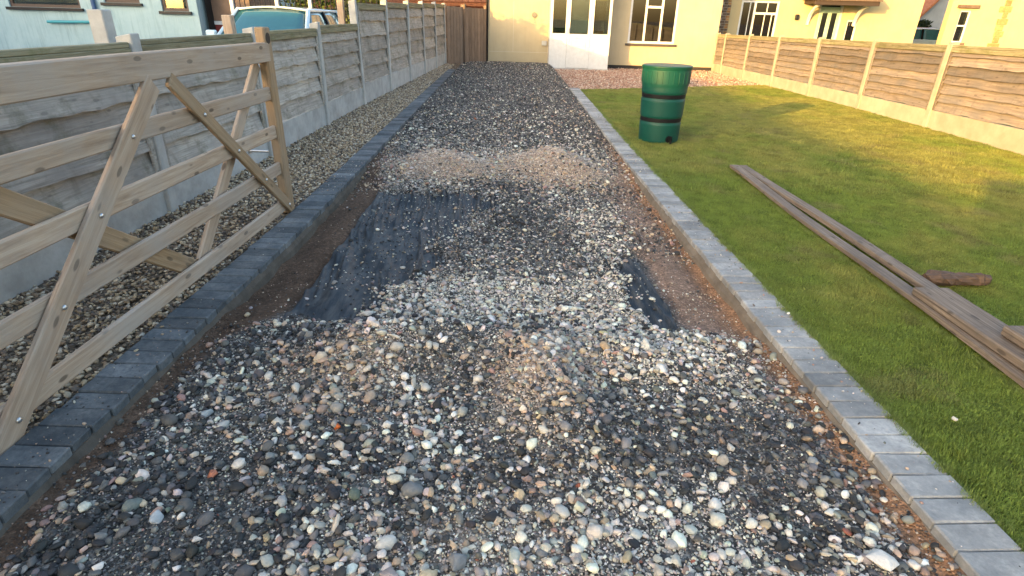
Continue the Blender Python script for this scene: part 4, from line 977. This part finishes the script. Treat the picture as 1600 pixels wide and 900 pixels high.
quadpatch('roof', [(-.63, -.42, Z1-.02), (.63, -.42, Z1-.02), (.60, 1.5, Z1-.03), (-.60, 1.5, Z1-.03)], MT['blue_paint'], .05, th=.03, axis=(0, 0, 1))
for s in (-1, 1):
    quadpatch('side_window', [(s*.80, -.9, Z0), (s*.80, .35, Z0), (s*.63, .35, Z1-.05), (s*.63, -.36, Z1-.05)], MT['car_glass'], .02, axis=(s, 0, .2))
    quadpatch('side_window', [(s*.80, .42, Z0), (s*.80, 1.45, Z0), (s*.62, 1.25, Z1-.06), (s*.63, .42, Z1-.05)], MT['car_glass'], .02, axis=(s, 0, .2))
    Q = lambda a, b, c: (CX+a, 11.8+b, cz+c)
    board('pillar', Q(s*.775, -1.05, Z0), Q(s*.635, -.38, Z1-.01), .07, .05, MT['blue_paint'], car, (s, -.6, .3), .01)
    board('pillar', Q(s*.81, .385, Z0), Q(s*.64, .385, Z1-.03), .08, .04, MT['black'], car, (s, 0, .3), .01)
    board('pillar', Q(s*.77, 1.6, Z0), Q(s*.61, 1.42, Z1-.02), .14, .05, MT['blue_paint'], car, (s, .3, .3), .01)
    board('roof_rail', Q(s*.635, -.4, Z1-.015), Q(s*.61, 1.5, Z1-.025), .05, .05, MT['blue_paint'], car, (0, 0, 1), .012)
    mr = box('door_mirror', CX+s*.98-.09, CX+s*.98+.09, 11.8-.86, 11.8-.76, cz+.98, cz+1.11, MT['blue_paint'], car, .025)
    hl = box('headlight', CX+s*.62-.16, CX+s*.62+.16, 9.42, 9.62, cz+.58, cz+.70, MT['white'], car, .03)
    for wy in (-1.5, 1.3):
        wh = empty('wheel', (0, 0, 0)); wh.parent = car; wh.location = (s*.80, wy, .31)
        o = lathe('tyre', [(.2, -.1), (.29, -.1), (.31, -.06), (.31, .06), (.29, .1), (.2, .1)], MT['rubber'], None, (0, 0, 0), 28); o.parent = wh; o.rotation_euler = (0, R(90), 0)
        o = lathe('rim', [(.02, -.085), (.06, -.09), (.2, -.07), (.2, .07), (.06, .09), (.02, .085)], MT['zinc'], None, (0, 0, 0), 20); o.parent = wh; o.rotation_euler = (0, R(90), 0)
box('number_plate', CX-.26, CX+.26, 9.325, 9.345, cz+.42, cz+.53, MT['white'], car, .002)
box('interior_mirror', CX-.1, CX+.1, 11.8-.52, 11.8-.48, cz+1.36, cz+1.42, MT['black'], car, .01)

def copy_tree(o, parent=None):
    c = o.copy(); C.objects.link(c); c.parent = parent
    for ch in list(o.children): copy_tree(ch, c)
    return c
car2 = copy_tree(car); car2.location = (18.9, 30.2, -.16); car2.rotation_euler = (0, 0, R(80)); car2['label'] = 'blue car parked in the gap between the two cream houses on the right'
# railing and hedge behind the car
rl = empty('iron_railing', (-5.5, 15.4, -.06), 'dark iron railing with white posts behind the parked car', 'railing')
for zz in (1.72, .5): board('rail', (-7.1, 15.4, zz), (-3.35, 15.4, zz), .05, .03, MT['dark_metal'], rl, (0, 1, 0))
for k in range(31):
    q = -7.05+k*.123; tube('bar', (q, 15.4, -.06), (q, 15.4, 1.86), .011, MT['dark_metal'], rl, 6)
for q in (-7.1, -6.0, -5.2): board('post', (q, 15.36, -.06), (q, 15.36, 1.9), .08, .08, MT['white'], rl, (0, 1, 0))
hg = empty('hedge', (-4.9, 16.4, -.06), 'clipped green hedge behind the iron railing', 'hedge')
hm = rough_mat('hedge_leaf', (.035, .06, .012), (.085, .115, .02), 9, .6, 0)
leaf_cloud('foliage', 9000, -4.85, 16.3, 1.15, 1.25, .45, 1.15, hm, hg, 4, .06)
for q in (-5.6, -5.0, -4.3): tube('stem', (q, 16.3, -.06), (q+.05, 16.3, 1.6), .03, MT['brown_board'], hg, 7, .012)
cp = board('timber_post', (-2.98, 10.25, -.06), (-2.98, 10.25, 2.15), .1, .1, MT['new_wood'], None, (1, 0, 0), .006); tag(cp, 'tall pale timber post standing behind the step in the left fence', 'post')
cp = board('timber_post', (-2.93, 6.2, -.06), (-2.93, 6.2, 1.34), .09, .09, MT['new_wood'], None, (1, 0, 0), .006); tag(cp, 'short pale timber post behind the left fence beside the gate end', 'post')
cp = board('concrete_post', (-3.05, 4.5, -.06), (-3.05, 4.5, 1.37), .11, .11, MT['concrete'], None, (1, 0, 0), .006); tag(cp, 'grey concrete post standing behind the left fence, in front of blue house', 'post')
# red brick house far behind the car, and the orange roofed outbuilding beside the closeboard fence
bh = empty('brick_house', (-9, 30, -.06), 'far red brick house behind the iron railing', 'house')
wall_with_holes('wall', -16, -5.5, 30, 30.3, -.06, 5, [(-12.5, -11, .9, 2.2), (-9, -7.6, .9, 2.2)], MT['brick_red'], bh); boxes('side_wall', [(-5.8, -5.5, 30.3, 37, -.06, 5)], MT['brick_red'], bh)
for a, b in ((-12.5, -11), (-9, -7.6)): window(bh, a, b, .9, 2.2, 30, [(a+b)/2], .08, None, True, MT['dark_glass'])
gable_roof('roof', -16, -5.5, 30, 37, 5, 7.4, MT['tile'], bh)
ob = empty('outbuilding', (-3.3, 29, -.06), 'low outbuilding with orange clay tile roof behind the closeboard fence', 'outbuilding')
boxes('wall', [(-5.2, -1.35, 29.2, 33, -.06, 1.75)], MT['brick_red'], ob)
gable_roof('roof', -5.2, -1.35, 29.2, 33, 2.0, 3.6, MT['tile'], ob)
rows, slope = 9, (3.6-1.88)/(31.1-28.9)
tme = boxme(.26, .27, .022, .003); tme.materials.append(MT['tile']); rl_ = ob.children[-1]
for r_ in range(rows):
    for c_ in range(14):
        yy = 28.98+r_*.225; zz = 1.90+(yy-28.9)*slope+.02
        link('tile', tme, None, rl_, (-5.35+c_*.29+.14*(r_ % 2), yy, zz), (math.atan(slope)-.06, 0, 0))

# --- things added outside the frame to cast shade on the place
fl = empty('flat_roof_house', (-15, -10, -.06), 'added flat roofed house casting shade on the drive and lawn, out of view behind the camera', 'house')  # added shade caster; its slant and height set the shadow edge
v = [(-18, -24, -.06), (-12.45, -24, -.06), (-11.35, -1.2, -.06), (-18, -1.2, -.06)]; v = v+[(a, b, 3.95) for a, b, c in v]
link('wall', pyd(v, [(0, 1, 5, 4), (1, 2, 6, 5), (2, 3, 7, 6), (3, 0, 4, 7), (4, 5, 6, 7)]), MT['buff_wall'], fl)
v = [(-18.1, -24.1, 3.952), (-12.35, -24.1, 3.952), (-11.25, -1.1, 3.952), (-18.1, -1.1, 3.952)]; v = v+[(a, b, 4.05) for a, b, c in v]
link('roof', pyd(v, [(0, 1, 5, 4), (1, 2, 6, 5), (2, 3, 7, 6), (3, 0, 4, 7), (4, 5, 6, 7), (0, 3, 2, 1)]), MT['grey_wall'], fl)
for q in (-19, -13, -7): box('window', -12.6+.0482*(q+24)+.15, -12.42+.0482*(q+24)+.06, q, q+1.4, .9, 2.1, MT['dark_glass'], fl, .005)
ph = empty('gable_shade_caster', (-23, 4, -.06), 'added house casting shade on the pale blue house, out of view to the left', 'house')  # added only to keep the sun off the pale blue facade
boxes('wall', [(-27, -19, -1, 9.5, -.06, 4.2)], MT['buff_wall'], ph); gable_roof('roof', -27, -19, -1, 9.5, 4.2, 5.6, MT['dark_tile'], ph, 'y', .2)
shade_pier = empty('brick_shade_caster', (-1.9, -2.35, -.03), 'added red brick pier casting a shadow on the right of the lawn, out of view behind the camera', 'shade pier')  # added pier, stands in for a standing person's shadow on the grass
boxes('core', [(-2.14, -1.68, -2.58, -2.12, -.03, 1.7)], MT['mortar'], shade_pier)
for r_ in range(22):
    z_ = -.03+r_*.0775
    for k in range(2):
        o = .0 if (r_+k) % 2 else .005
        box('brick', -2.15+.235*k, -2.15+.235*k+.225, -2.59+o*0, -2.36, z_, z_+.065, MT['brick_red'], shade_pier, .003); box('brick', -2.15+.235*k, -2.15+.235*k+.225, -2.345, -2.11, z_, z_+.065, MT['brick_red'], shade_pier, .003)
box('coping', -2.2, -1.62, -2.64, -2.06, 1.7, 1.78, MT['concrete'], shade_pier, .01)
